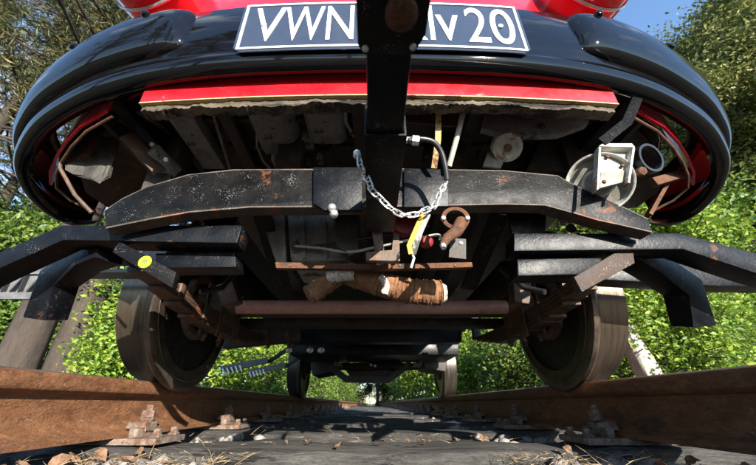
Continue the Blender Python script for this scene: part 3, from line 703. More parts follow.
# cross member: pressed channel, dropping at both ends
top = [(104, 211), (122, 199), (147, 187), (188, 175), (234, 170), (400, 169), (505, 171), (558, 176), (576, 186), (606, 199), (648, 219)]
bot = [(652, 231), (622, 224), (598, 219), (578, 213), (545, 204), (505, 203), (400, 205), (250, 206), (190, 211), (150, 218), (106, 227)]
b = MB(); b.ppx(top+bot, .56, .567); b.bevel(.0015); cm = b.build('cross_member', 'chassis', VAN)
b = MB()
for pl_, th in ((bot, .006), (top, -.004)):
    A = [P(x, y, .56) for x, y in pl_]
    b.quad_loft([[p+Vector((0, .0005, -th/2)), p+Vector((0, .032, -th/2)), p+Vector((0, .032, th/2)), p+Vector((0, .0005, th/2))] for p in A])
b.build('channel_flange', 'lip', cm)
b = MB(); b.ppx([(313, 167), (362, 167), (362, 210), (324, 210), (313, 203)], .549, .5595); b.bevel(.002); b.build('clamp_plate', 'arm', cm)
b = MB(); b.ppx([(404, 168), (448, 169), (449, 206), (404, 207)], .550, .5595); b.bevel(.002); b.build('clamp_plate', 'arm', cm)
for px, py in ((332, 207), (334, 213)):
    b = MB(); b.lathe([(0, .008), (.007, .008), (.009, .005), (.016, .0045)], P(px, py, .548), (0.1, -.6, -.8), 8); b.build('bolt', 'galv', cm)
# dark uprights carrying the frame under the body
for x in (-.50, .50, -.2, .2):
    b = MB(); b.box(W(x-.03, .64, .43), W(x+.03, .70, .61)); b.bevel(.003); b.build('body_mount', 'oily', VAN)
for sx in (-1, 1):
    b = MB(); b.box(W(sx*.30-.03, .66, .40), W(sx*.30+.03, 4.5, .50)); b.bevel(.004); b.build('frame_rail', 'oily', VAN)

# drawbar under the cross member, pointing at the camera
DX, DH, KS = .017, .3045, .897
def sq_tube(b, x, d0, d1, h0, w_, t):
    o_ = [(-w_/2, 0), (w_/2, 0), (w_/2, w_), (-w_/2, w_)]; i_ = [(-w_/2+t, t), (w_/2-t, t), (w_/2-t, w_-t), (-w_/2+t, w_-t)]
    r = lambda pr, d: [b.bm.verts.new(W(x+a, d, h0+c)) for a, c in pr]
    A, B_, C, D = r(o_, d0), r(o_, d1), r(i_, d1), r(i_, d0)
    for p, q in ((A, B_), (B_, C), (C, D), (D, A)):
        for k in range(4): b.bm.faces.new((p[k], p[(k+1) % 4], q[(k+1) % 4], q[k]))
b = MB(); sq_tube(b, DX, .362*KS, .662*KS, DH, .060*KS, .003); b.bevel(.0008); b.build('drawbar_socket', 'chassis', VAN)
b = MB(); b.box(W(DX-.0255*KS, .13*KS, DH+.004), W(DX+.0255*KS, .55*KS, DH+.0500)); b.bevel(.004); b.build('drawbar', 'arm', VAN)
b = MB(); b.prism([W(DX-.028*KS, .236*KS, DH-.004), W(DX+.026*KS, .236*KS, DH-.004), W(DX+.036*KS, .214*KS, DH-.004), W(DX+.036*KS, .10*KS, DH-.004), W(DX-.034*KS, .10*KS, DH-.004), W(DX-.034*KS, .225*KS, DH-.004)], (0, 0, .008)); b.bevel(.0015)
hd = b.build('coupling_plate', 'chassis', VAN)
b = MB(); b.lathe([(0, .014), (.008, .014), (.010, .010)], W(DX+.008, .190*KS, DH-.0042), (0, 0, -1), 20); b.build('coupling_pin', 'rust', hd)
for k, (dx, dd) in enumerate(((-.026, .228), (.024, .226), (-.03, .16), (.03, .15))):
    b = MB(); b.lathe([(0, .0035), (.002, .003)], W(DX+dx*KS, dd*KS, DH-.0042), (0, 0, -1), 10); b.build('rivet', 'galv', hd)
b = MB(); b.tube([W(DX-.021, .366*KS, DH+.030), W(DX+.021, .366*KS, DH+.030)], .006, 8); b.build('locking_bolt', 'rust', VAN)

# safety chain: every link on its own
def chain_pts():
    px = [(359, 153), (360, 164), (364, 172), (369, 182), (372, 190), (380, 198), (388, 206), (396, 212), (405, 215), (416, 214), (426, 210), (434, 206), (438, 197), (443, 188), (447, 181)]
    return [P(x, y, d) for (x, y), d in zip(px, [q*.90 for q in (.45, .45, .455, .455, .46, .465, .47, .48, .49, .495, .50, .51, .52, .53, .54)])]
cp = catmull([Vector((*p, 0)) for p in chain_pts()], 10)
cp = [Vector(p[:3]) for p in cp]
acc = [0]
for a, c_ in zip(cp, cp[1:]): acc.append(acc[-1]+(c_-a).length)
def at_len(s):
    for i in range(len(acc)-1):
        if acc[i+1] >= s: return cp[i].lerp(cp[i+1], (s-acc[i])/(acc[i+1]-acc[i]+1e-9)), (cp[i+1]-cp[i]).normalized()
    return cp[-1], (cp[-1]-cp[-2]).normalized()
pitch = .0128; nl = int(acc[-1]/pitch)
def link_mesh():
    b = MB(); pts = []
    Lh, r = .0055, .0042
    for k in range(17):
        a = 2*math.pi*k/16
        pts.append(Vector((math.cos(a)*r+(Lh if math.cos(a) > 0.01 else (-Lh if math.cos(a) < -.01 else 0)), math.sin(a)*r, 0)))
    n = len(pts)-1; vs = []
    for k in range(n):
        t = (pts[(k+1) % n]-pts[k-1]).normalized(); u = Vector((0, 0, 1)); s_ = t.cross(u)
        vs.append([b.bm.verts.new(pts[k]+(u*math.cos(2*math.pi*q/6)+s_*math.sin(2*math.pi*q/6))*.0013) for q in range(6)])
    for k in range(n):
        for q in range(6): b.bm.faces.new((vs[k][q], vs[k][(q+1) % 6], vs[(k+1) % n][(q+1) % 6], vs[(k+1) % n][q]))
    bmesh.ops.recalc_face_normals(b.bm, faces=list(b.bm.faces))
    me = bpy.data.meshes.new('link'); b.bm.to_mesh(me); b.bm.free(); return me
b = MB(); b.lathe([(0, .007), (.006, .007), (.009, .004)], cp[0]+Vector((0, .004, 0)), (-1, -.2, 0), 8)
chain = b.build('safety_chain', 'galv', VAN); chain['label'] = 'pale galvanised safety chain hanging in a loop'
lm = link_mesh()
for k in range(nl):
    p, t = at_len((k+.5)*pitch)
    o = mesh_obj('link', lm, 'galv', None); place(o, p, chain)
    q = t.to_track_quat('X', 'Z'); o.rotation_mode = 'QUATERNION'
    from mathutils import Quaternion
    o.rotation_quaternion = q @ Quaternion((1, 0, 0), R(90 if k % 2 else 0)+rnd.uniform(-.3, .3))
b = MB(); b.tube([Vector(p[:3]) for p in catmull([Vector((*P(x, y, d*.9), 0)) for x, y, d in ((408, 141, .50), (420, 139, .505), (433, 142, .51), (441, 152, .52), (445, 166, .53), (447, 180, .54))], 6)], .0052, 10); b.build('rubber_hose', 'rubber', VAN)
b = MB(); b.lathe([(0, .009), (.012, .009), (.013, .006), (.022, .006)], P(419, 141, .453), (-1, 0, .1), 8); b.build('hose_clip', 'galv', VAN)
b = MB(); b.bar([P(424, 212, .512*.9), P(418, 225, .515*.9), P(409, 246, .52*.9), P(411, 254, .52*.9)], .0072, .002, Vector((0, 1, 0))); b.build('yellow_strap', 'yellow', VAN)
b = MB(); b.bar([P(428, 214, .517*.9), P(420, 232, .52*.9), P(413, 254, .526*.9)], .009, .002, Vector((0, 1, 0))); b.build('grey_strap', 'greybox', VAN)
b = MB(); b.tube([P(411, 252, .525*.9), P(414, 258, .525*.9), P(411, 268, .526*.9)], .002, 8); b.build('hook', 'galv', VAN)

# bent black arms and the shorter tubes under them
for poly, dd in (([(242, 225), (62, 225), (0, 252), (-40, 270), (-40, 287), (0, 268), (63, 240), (237, 243)], .60), ([(514, 233), (679, 233), (756, 253), (800, 264), (800, 286), (756, 273), (683, 249), (514, 251)], .60)):
    b = MB(); b.ppx(poly, dd, dd+.05); b.bevel(.003); b.build('bent_arm', 'arm', VAN)
b = MB(); b.ppx([(155, 253), (235, 252), (236, 267), (156, 268)], .64, .69); b.bevel(.003); b.build('lower_tube', 'arm', VAN)
b = MB(); b.ppx([(517, 259), (602, 257), (600, 274), (518, 276)], .625, .675); b.bevel(.003); b.build('lower_tube', 'arm', VAN)
for poly in ([(196, 206), (243, 206), (232, 226), (205, 226)], [(505, 203), (548, 204), (545, 233), (512, 233)]):
    b = MB(); b.ppx(poly, .632, .64); b.bevel(.002); b.build('hanger_plate', 'chassis', VAN)
for px, py in ((194, 218), (560, 222)):
    b = MB(); b.lathe([(0, .010), (.010, .010), (.012, .006), (.022, .006)], P(px, py, .64), (-1 if px < 300 else 1, -.4, 0), 6); b.build('bolt', 'galv', VAN)
    b = MB(); b.lathe([(0, .010), (.012, .008)], P(px+(3 if px < 300 else 10), py+5, .64), (0, -.5, -1), 8); b.build('bolt', 'rust', VAN)
# rail guards bending down towards the rails
for pts in ([(112, 250, .66), (90, 258, .69), (60, 279, .73), (46, 319, .75)], [(622, 250, .66), (646, 264, .69), (682, 288, .73), (693, 326, .75)]):
    b = MB(); b.bar([P(*p) for p in pts], .052, .055, Vector((0, 1, 0))); b.bevel(.003); b.build('rail_guard', 'arm', VAN)
# side steps
b = MB(); b.bar([W(-1.25, .965, .350), W(-.60, .965, .350)], .06, .010); st = b.build('side_step', 'stepgrey', VAN)
b = MB(); b.box(W(-1.25, .925, .262), W(-.96, .929, .282)); b.box(W(-1.25, .925, .336), W(-.96, .929, .344)); b.box(W(-.963, .9251, .2621), W(-.955, .9289, .3439)); b.build('step_edge', 'stepgrey', st)
b = MB(); b.box(W(-1.25, .9335, .2625), W(-.96, .9365, .3435)); b.build('step_riser', 'stepgrey', st)
for k in range(12):
    x = -1.24+k*.024
    b = MB(); b.bar([W(x, .927, .282), W(x+(.024 if k % 2 else -.002), .927, .337)], .004, .013, Vector((0, 1, 0))); b.build('step_tooth', 'rubber', st)
b = MB(); b.bar([W(.62, .90, .330), W(.93, .90, .312), W(1.3, .90, .306)], .06, .06); b.bevel(.003); b.build('side_step_beam', 'arm', VAN)
b = MB()
for k, (px0, py0, px1, py1, dd) in enumerate(((224, 370, 270, 361, 2.3), (250, 373, 287, 366, 2.7))):
    A = P(px0, py0, dd); B_ = P(px1, py1, dd)
    b = MB(); b.bar([A, B_], .10, .012); b.bar([A+Vector((0, -.05, .0)), B_+Vector((0, -.05, 0))], .006, .035)
    s2 = b.build('rear_step', 'stepgrey', VAN)
    for q in range(5):
        p = A.lerp(B_, .05+.09*q)+Vector((0, -.06, 0))
        b = MB(); b.bar([p, p+Vector((.02, 0, -.035))], .008, .004, Vector((0, 1, 0))); b.build('step_tooth', 'galv', s2)
    b = MB(); b.bar([B_, B_+Vector((.20, .0, .14))], .03, .02); b.build('step_bracket', 'oily', s2)

# wheels, axles, springs
def make_wheel(sx, d):
    c = W(sx*.68, d, RT-CZ+.275)
    ax = Vector((sx, 0, 0))
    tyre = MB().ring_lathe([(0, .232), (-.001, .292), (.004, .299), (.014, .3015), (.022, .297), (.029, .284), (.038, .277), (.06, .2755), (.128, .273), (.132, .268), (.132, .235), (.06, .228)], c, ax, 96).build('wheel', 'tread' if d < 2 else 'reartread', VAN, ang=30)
    MB().ring_lathe([(-.0016, .262), (-.0052, .2645), (-.0052, .2685), (-.0020, .271), (-.0020, .2725), (-.0016, .2725)], c, ax, 96).build('rim_ridge', 'tread', tyre, ang=40)
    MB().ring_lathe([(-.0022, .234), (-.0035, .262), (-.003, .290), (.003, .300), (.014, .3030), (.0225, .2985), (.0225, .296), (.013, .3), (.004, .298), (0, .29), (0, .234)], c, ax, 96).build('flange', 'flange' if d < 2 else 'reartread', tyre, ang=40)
    MB().lathe([(.008, .2315), (.020, .225), (.024, .19), (.017, .178), (.022, .165), (.024, .135), (.012, .12), (.010, .04), (.06, .04), (.062, .115), (.075, .13), (.08, .17), (.07, .215), (.062, .231)], c, ax, 72).build('wheel_disc', 'disc', tyre)
    MB().ring_lathe([(-.014, .122), (-.016, .112), (-.012, .092), (.03, .090), (.03, .125), (.002, .125)], c, ax, 64).build('hub_ring', 'hubring', tyre)
    MB().lathe([(-.05, .045), (-.048, .062), (.012, .070), (.02, .070), (.10, .065), (.105, .04)], c, ax, 32).build('hub', 'grease', tyre)
    return tyre
for d in (AX, AX2):
    for sx in (-1, 1): make_wheel(sx, d)
AH = RT-CZ+.275
MB().tube([W(-.54, AX-.03, AH-.008), W(.54, AX-.03, AH-.008)], .026, 24).build('axle_tube', 'axle', VAN)
MB().tube([W(-.70, AX+.05, AH), W(.70, AX+.05, AH)], .030, 24).build('axle', 'oily', VAN)
MB().tube([W(-.70, AX2, AH), W(.70, AX2, AH)], .035, 24).build('axle', 'oily', VAN)
MB().lathe([(-.10, .05), (-.07, .11), (.0, .135), (.07, .11), (.10, .05)], W(.08, AX2, AH), (1, 0, 0), 30).build('final_drive', 'oily', VAN)
for sx in (-1, 1):
    b = MB(); b.lathe([(0, .030), (.03, .033), (.035, .045), (.07, .048), (.11, .052)], W(sx*.52, AX-.03, AH-.008), (sx, 0, 0), 24); b.build('tube_end', 'grease', VAN)
    b = MB(); b.box(W(sx*.545, AX-.075, AH-.075), W(sx*.625, AX+.095, AH+.05)); b.bevel(.012); ab = b.build('axle_box', 'grease', VAN)
    for k in range(4):
        b = MB(); b.lathe([(0, .012), (.012, .012), (.014, .007), (.026, .007)], W(sx*(.555 if k % 2 else .615), AX+(-.055 if k < 2 else .075), AH-.077-.036), (0, 0, -1), 6); b.build('u_bolt_nut', 'grease', ab)
    # leaf spring: main leaf and shorter leaves beneath it
    def zc(d): return .298+.028*((d-AX)/.62)**2
    sp = None
    for k in range(5):
        L_ = (.62, .53, .44, .35, .26)[k]; th = .0125
        ds = [AX-L_+2*L_*q/14 for q in range(15)]
        b = MB(); b.quad_loft([[W(sx*.585-.027, d, zc(d)-k*th-.0112), W(sx*.585+.027, d, zc(d)-k*th-.0112), W(sx*.585+.027, d, zc(d)-k*th), W(sx*.585-.027, d, zc(d)-k*th)] for d in ds]); b.bevel(.0012)
        if sp is None: sp = b.build('leaf_spring', 'grease', VAN)
        else: b.build('leaf', 'grease', sp)
    for dd in (AX-.37, AX-.20, AX-.07, AX+.07):
        b = MB(); b.box(W(sx*.585-.032, dd-.010, zc(dd)-(.036 if dd < AX-.3 else .064)), W(sx*.585+.034, dd+.014, zc(dd)+.006)); b.bevel(.003); b.build('spring_clamp', 'grease', sp)
    for dd in (AX-.09, AX+.09):
        for q in (-1, 1):
            b = MB(); b.tube([W(sx*.585+q*.031, dd, zc(dd)-.085), W(sx*.585+q*.031, dd, AH+.07)], .006, 8); b.build('u_bolt', 'grease', sp)
    # flat hanger bar at the front of the spring
    b = MB(); b.bar([W(sx*.588, .665, zc(.70)-.024), W(sx*.588, .745, zc(.745)-.024)], .050, .018); b.bevel(.002); hg = b.build('spring_hanger', 'chassis' if sx < 0 else 'grease', VAN)
    if sx < 0:
        b = MB(); b.ppx([(112, 252), (119, 241), (176, 272), (172, 288)], .603, .620); b.bevel(.002); b.build('marked_plate', 'chassis', hg)
        cdot = P(145, 262, .6028)
        b = MB(); b.lathe([(0, .0125), (.0012, .0120)], cdot, (0, -1, 0), 28); b.build('yellow_dot', 'yellow_mark', hg)
        b = MB(); b.lathe([(.0013, .0058), (.002, .0053)], cdot, (0, -1, 0), 18); b.build('dot_centre', 'green_mark', hg)
    if sx > 0:
        b = MB(); b.ppx([(633, 249), (626, 246), (574, 277), (582, 292), (635, 263)], .612, .63); b.bevel(.002); b.build('rusty_plate', 'rustdark', hg)
    b = MB(); b.box(W(sx*.585-.02, .69, .32), W(sx*.585+.02, .72, .44)); b.bevel(.003); b.build('spring_shackle', 'grease', VAN)
    b = MB(); b.box(W(sx*.585-.02, 1.92, .32), W(sx*.585+.02, 1.96, .50)); b.bevel(.003); b.build('spring_shackle', 'oily', VAN)
    b = MB(); b.tube([P(200 if sx < 0 else 545, 292, .9), P(222 if sx < 0 else 525, 288, .95), P(240 if sx < 0 else 500, 268, 1.0)], .008, 10); b.build('brake_hose', 'rubber', VAN)
    b = MB(); b.bar([P(262 if sx < 0 else 500, 214, .68), P(284 if sx < 0 else 468, 289, .92)], .042, .006, Vector((0, 1, .3))); b.build('frame_strut', 'chassis', VAN)
    b = MB(); b.ppx([(215, 285), (232, 280), (238, 300), (222, 306)] if sx < 0 else [(512, 272), (532, 278), (530, 304), (515, 302)], 1.05, 1.10); b.bevel(.004); b.build('damper_lug', 'grease', VAN)

# exhaust with its bandages, rusty strip, casings
def bandaged(pts, r, name, mat, turns):
    c = [Vector(p[:3]) for p in catmull([Vector((*p, 0)) for p in pts], 24)]
    rr = [r*(1+.07*((i*turns/len(c)) % 1.0)-.02+.03*math.sin(i*1.7)) for i in range(len(c))]
    rr[0] *= .7; rr[-1] *= .7
    b = MB(); b.tube(c, rr, 20); return b.rough(.0012, 3).build(name, mat, VAN, ang=25)
bandaged([P(308, 296, 0.7448), P(322, 287, 0.7524), P(340, 275, 0.7752), P(352, 268, 0.7980)], .022, 'exhaust_pipe', 'wrap', 7)
bandaged([P(345, 272, 0.7828), P(368, 280, 0.7676), P(395, 288, 0.7600), P(420, 292, 0.7524), P(441, 293, 0.7524)], .0285, 'exhaust_silencer', 'wrap', 11)
bandaged([P(328, 277, 0.7486), P(340, 273, 0.7448), P(353, 272, 0.7486)], .020, 'exhaust_paste', 'plaster', 2)
bandaged([P(381, 277, 0.7387), P(386, 285, 0.7357), P(384, 294, 0.7387)], .008, 'paste_patch', 'plaster', 2)
b = MB(); b.lathe([(0.0000, 0.0228), (0.0091, 0.0182), (0.0106, 0.0076)], P(442, 293, 0.7524), (1, 0, 0), 20); b.build('silencer_end', 'plaster', VAN)
b = MB(); b.ppx([(275, 262), (380, 264), (425, 263), (472, 262), (473, 267), (440, 268), (380, 269), (276, 268)], 0.7068, 0.7220); b.bevel(.0015); b.build('rusty_strip', 'rust', VAN)
for px in (290, 345, 400, 455):
    b = MB(); b.lathe([(0.0000, 0.0030), (0.0023, 0.0023)], P(px, 265.5, 0.7060), (0, -1, 0), 8); b.build('rivet', 'grease', VAN)
b = MB(); b.ppx([(286, 210), (342, 210), (352, 250), (346, 261), (290, 261)], 0.7372, 0.9120); b.bevel(.012); gb = b.build('gearbox_casing', 'greybox', VAN)
for x0, x1 in ((300, 304), (322, 326)):
    b = MB(); b.ppx([(x0, 212), (x1, 212), (x1+2, 258), (x0+2, 258)], 0.7311, 0.7387); b.bevel(.003); b.build('casing_rib', 'greybox', gb)
b = MB(); b.ppx([(258, 209), (284, 209), (286, 262), (276, 262)], 0.7258, 0.7410); b.build('casing_board', 'paleplank', VAN)
b = MB(); b.ppx([(334, 208), (358, 208), (359, 252), (350, 256), (336, 246)], 0.6840, 0.7220); b.bevel(.004); b.build('dark_casing', 'oily', VAN)
b = MB(); b.tube([Vector(p[:3]) for p in catmull([Vector((*P(x, y, d*.76), 0)) for x, y, d in ((295, 246, .94), (320, 248, .93), (350, 252, .90), (385, 245, .86), (420, 238, .84), (438, 235, .83), (440, 240, .83))], 5)], .0032, 8); b.build('cable', 'cord', VAN)
b = MB(); b.tube([Vector(p[:3]) for p in catmull([Vector((*P(x, y, d*.76), 0)) for x, y, d in ((292, 249, .945), (330, 244, .93), (380, 236, .88), (430, 226, .84))], 5)], .0035, 8); b.build('cable', 'rubber', VAN)
b = MB(); b.lathe([(0.0000, 0.0289), (0.0228, 0.0289), (0.0258, 0.0228)], P(400, 226, 0.6536), (.3, -1, 0), 28); b.build('red_cap', 'redcan', VAN)
b = MB(); b.lathe([(0.0000, 0.0120), (0.0152, 0.0120), (0.0175, 0.0090)], P(425, 243, 0.6384), (.3, -1, -.2), 24); b.build('red_cap', 'redcan', VAN)
b = MB(); b.tube([P(377, 232, 0.6080), P(381, 262, 0.6840)], .010, 10); b.build('pale_rod', 'paleplank', VAN)
b = MB(); b.ppx([(366, 252), (392, 250), (394, 230), (399, 230), (400, 261), (366, 260)], 0.6384, 0.6536); b.build('rusty_bracket', 'grease', VAN)
# oval flange with its elbow
b = MB(); b.ring_lathe([(0.0000, 0.0228), (0.0000, 0.0160), (0.0061, 0.0160), (0.0061, 0.0228)], P(455, 219, 0.5624), (0, -1, -.15), 30)
for v in b.bm.verts: v.co.x = P(455, 219, 0.5624).x+(v.co.x-P(455, 219, 0.5624).x)*1.18
fl = b.build('oval_flange', 'rust', VAN)
for px, py in ((443, 219), (467, 219)):
    b = MB(); b.lathe([(0.0000, 0.0057), (0.0053, 0.0049), (0.0068, 0.0030)], P(px, py, 0.5556), (0, -1, 0), 6); b.build('bolt', 'galv', fl)
b = MB(); b.tube([P(462, 222, 0.5662), P(456, 232, 0.5548), P(447, 238, 0.5472), P(443, 245, 0.5472)], [.013, .0115, .009, .007], 12); b.build('pipe_elbow', 'rust', fl)
b = MB(); b.lathe([(0.0000, 0.0061), (0.0076, 0.0046)], P(443, 245, 0.5457), (0, -.4, -1), 8); b.build('drain_plug', 'galv', fl)
b = MB(); b.ppx([(450, 238), (466, 239), (466, 259), (449, 257)], 0.6080, 0.6126); b.build('drilled_plate', 'oily', VAN)
b = MB(); b.lathe([(0.0000, 0.0038), (0.0015, 0.0038)], P(461, 243, 0.6076), (0, -1, 0), 12); b.build('plate_hole', 'rubber', VAN)

# dark structure behind the front axle
b = MB(); b.ppx([(235, 318), (505, 318), (505, 326), (235, 326)], 1.55, 1.63); b.bevel(.004); b.build('rear_cross_bar', 'oily', VAN)
b = MB(); b.ppx([(285, 326), (462, 326), (462, 342), (285, 342)], 2.0, 2.1); b.bevel(.006); b.build('rear_cross_member', 'arm', VAN)
b = MB(); b.ppx([(290, 343), (459, 343), (459, 355), (290, 355)], 2.5, 3.0); b.bevel(.01); b.build('fuel_tank', 'arm', VAN)
b = MB(); b.ppx([(222, 322), (300, 322), (300, 341), (222, 348)], 1.75, 1.8); b.bevel(.004); b.build('battery_box', 'oily', VAN)
for px in (268, 289):
    b = MB(); b.tube([P(px, 322, 1.7), P(px, 348, 1.7)], .008, 8); b.build('tie_bolt', 'rust', VAN)
for px in (288, 309, 320):
    b = MB(); b.lathe([(0, .014), (.02, .014), (.022, .008), (.04, .008)], P(px, 350, 1.72), (.6, -1, -.2), 6); b.build('bolt', 'galv', VAN)
for poly in ([(334, 351), (342, 351), (342, 353), (337, 353), (337, 364), (342, 364), (342, 366), (334, 366)], [(422, 350), (414, 350), (414, 352), (419, 352), (419, 363), (414, 363), (414, 365), (422, 365)]):
    b = MB(); b.ppx(poly, 2.9, 3.1); b.build('channel_bracket', 'stepgrey', VAN)
b = MB(); b.tube([P(343, 358.5, 2.92), P(414, 357.5, 2.92)], .010, 12); b.build('rear_tie_rod', 'galv', VAN)
b = MB(); b.ppx([(345, 363), (401, 362), (400, 369), (346, 370)], 2.95, 3.1); b.bevel(.004); b.build('engine_bearer', 'arm', VAN)
for q in (0, 1):
    b = MB(); b.lathe([(0, .012), (.01, .01)], P(371+4*q, 365+q, 2.945), (0, -1, 0), 8); b.build('bearer_bolt', 'galv', VAN)
b = MB(); b.bar([P(330, 366, 3.0), P(346, 379, 3.0), P(388, 380, 3.0), P(410, 364, 3.0)], .05, .03, Vector((0, 1, 0))); b.build('cradle', 'oily', VAN)
b = MB(); b.ppx([(345, 370), (400, 369), (392, 377), (352, 378)], 3.02, 3.5); b.bevel(.02); b.build('engine_sump', 'oily', VAN)
b = MB(); b.ppx([(308, 345), (334, 348), (334, 372), (312, 376)], 3.1, 3.5); b.bevel(.02); b.build('heat_exchanger', 'oily', VAN)
b = MB(); b.ppx([(422, 345), (450, 345), (446, 372), (424, 368)], 3.1, 3.5); b.bevel(.02); b.build('heat_exchanger', 'oily', VAN)

# ------------------------------------------------------------------ trees and shrubs
def tube_np(pts, rads, n=8):
    V = []; F = []; u = None
    for i, p in enumerate(pts):
        t = pts[min(i+1, len(pts)-1)]-pts[max(0, i-1)]; t = t/np.linalg.norm(t)
        if u is None: u = np.cross(t, [0.3, 1, 0.1])
        u = u-t*np.dot(u, t); u = u/np.linalg.norm(u); w_ = np.cross(t, u)
        for k in range(n):
            a = 2*math.pi*k/n; V.append(p+(u*math.cos(a)+w_*math.sin(a))*rads[i])
    for i in range(len(pts)-1):
        for k in range(n): F.append([i*n+k, i*n+(k+1) % n, (i+1)*n+(k+1) % n, (i+1)*n+k])
    return np.array(V), np.array(F)
def join(parts):
    Vs = []; Fs = []; o = 0
    for v, f in parts: Vs.append(v); Fs.append(f+o); o += len(v)
    return np.concatenate(Vs), np.concatenate(Fs)
def leaves(centres, spread, per, size, asp=.5, up=.5, flat=1.0, out=1.1):
    n = len(centres)*per
    C = np.repeat(centres, per, axis=0)+rs.normal(0, 1, (n, 3))*np.array([spread, spread, spread*flat])
    a = rs.normal(0, 1, (n, 3)); a[:, 2] *= .6; a /= np.linalg.norm(a, axis=1)[:, None]
    nn = rs.normal(0, 1, (n, 3)); ov = C*np.array([1, 1, .25]); ov[:, 2] = .35; ov /= np.linalg.norm(ov, axis=1)[:, None]+1e-9; nn = nn*.75+ov*out; nn[:, 2] += up; b_ = np.cross(nn, a); b_ /= np.linalg.norm(b_, axis=1)[:, None]+1e-9
    s = size*rs.uniform(.45, 1.45, (n, 1))
    nrm = np.cross(a, b_)
    V = np.stack([C-a*s*.5, C+b_*s*asp*.5+nrm*s*.12, C+a*s*.5, C-b_*s*asp*.5+nrm*s*.12], axis=1).reshape(-1, 3)
    i = np.arange(n)*4
    F = np.concatenate([np.stack([i, i+1, i+2], 1), np.stack([i, i+2, i+3], 1)])
    return V, F
def broadleaf(seed, H, cr, n_limb, per, size, spread, stem0=.25, tr=.16):
    global rs
    rs = np.random.RandomState(seed)
    wood = []; cents = []
    ph = np.array([[.12*math.sin(i*1.3+seed)*i/6, .12*math.cos(i*1.1+seed)*i/6, H*.92*i/6] for i in range(7)])
    wood.append(tube_np(ph, [tr*(1-.13*i) for i in range(7)], 10))
    for k in range(n_limb):
        t = stem0+(1-stem0)*rs.uniform(0, 1)**.9; z = H*.92*t; base = np.array([np.interp(z, ph[:, 2], ph[:, 0]), np.interp(z, ph[:, 2], ph[:, 1]), z])
        a = rs.uniform(0, 6.28); f = math.sin(math.pi*min(1, .18+.82*(t-stem0)/(1-stem0)))**.6
        L = cr*f*rs.uniform(.65, 1.15)+.15
        tip = base+np.array([math.cos(a)*L, math.sin(a)*L, L*rs.uniform(.05, .6)])
        mid = (base+tip)/2+np.array([0, 0, .10*L])
        wood.append(tube_np(np.array([base, mid, tip]), [tr*.33*(1-t*.5), tr*.2*(1-t*.5), .008], 5))
        for q in range(5):
            s = rs.uniform(.35, 1.08); c = base+(tip-base)*s+rs.normal(0, .22*L*.5+.05, 3); cents.append(c)
            wood.append(tube_np(np.array([base+(tip-base)*min(.9, s*.7), c]), [.012, .004], 4))
    return join(wood), leaves(np.array(cents), spread, per, size)
def pine(seed, H, cr, per, clear=.35):
    global rs
    rs = np.random.RandomState(seed)
    wood = []; cents = []
    ph = np.array([[.15*math.sin(i*.9+seed)*i/8, .15*math.cos(i*.8+seed)*i/8, H*i/8] for i in range(9)])
    wood.append(tube_np(ph, [.20*(1-.105*i)+.01 for i in range(9)], 10))
    z = H*clear
    while z < H*.98:
        t = (z/H-clear)/(1-clear)
        for k in range(5):
            a = rs.uniform(0, 6.28); L = cr*(1-t*.75)*rs.uniform(.6, 1.15)
            base = np.array([np.interp(z, ph[:, 2], ph[:, 0]), np.interp(z, ph[:, 2], ph[:, 1]), z+rs.uniform(-.2, .2)])
            tip = base+np.array([math.cos(a)*L, math.sin(a)*L, L*rs.uniform(-.15, .35)])
            mid = (base+tip)/2+np.array([0, 0, -.06*L])
            wood.append(tube_np(np.array([base, mid, tip]), [.045*(1-t*.6), .028*(1-t*.6), .007], 5))
            for q in range(10):
                s = rs.uniform(.3, 1.05); p0 = base+(tip-base)*s; c = p0+rs.normal(0, .22, 3)*np.array([1, 1, .6])*min(1.2, L*.7)
                cents.append(c); wood.append(tube_np(np.array([p0-(tip-base)*.1, c]), [.009, .004], 4))
        z += rs.uniform(.55, .85)
    return join(wood), leaves(np.array(cents), .13, per, .13, .09, .2, .7)
def meshes(pair, nm):
    (wv, wf), (lv, lf) = pair
    return np_mesh(nm+'_trunk', wv, wf), np_mesh(nm+'_crown', lv, lf)
KIND = {
 'pine': [meshes(pine(1, 13, 2.8, 60), 'pine'), meshes(pine(2, 15, 3.0, 60, .25), 'pine')],
 'tree': [meshes(broadleaf(3, 11, 3.6, 110, 210, .115, .25), 'tree'), meshes(broadleaf(4, 12.5, 4.0, 115, 210, .115, .27), 'tree')],
 'shrub': [meshes(broadleaf(5, 2.2, 1.0, 34, 70, .082, .14, .05, .03), 'shrub'), meshes(broadleaf(6, 2.8, 1.2, 40, 74, .086, .16, .08, .035), 'shrub'), meshes(broadleaf(7, 1.7, 1.1, 32, 70, .075, .13, .03, .025), 'shrub')],
}
def gz(x, y):
    r = max(0, abs(x)-2.2); return -0.32+min(r*0.20, 3.4)*(0.8+0.2*math.sin(x*.7+y*.31))
def plant(name, kind, var, x, y, s, leafm, barkm, label, cat, group=None, rot=None):
    e = empty(name, (x, y, gz(x, y)), label, cat, group)
    e.rotation_euler.z = rnd.uniform(0, 6.28) if rot is None else rot; e.scale = (s, s, s*rnd.uniform(.94, 1.08))
    tm, cmesh = KIND[kind][var % len(KIND[kind])]
    for nm, me, mt, sm in (('trunk', tm, barkm, True), ('crown', cmesh, leafm, False)):
        key = nm+kind+str(var % len(KIND[kind]))+mt
        o = bpy.data.objects.new(nm, me); col.objects.link(o); o.parent = e
        if not len(me.materials): me.materials.append(M[mt])
        o.material_slots[0].link = 'OBJECT'; o.material_slots[0].material = M[mt]
    return e
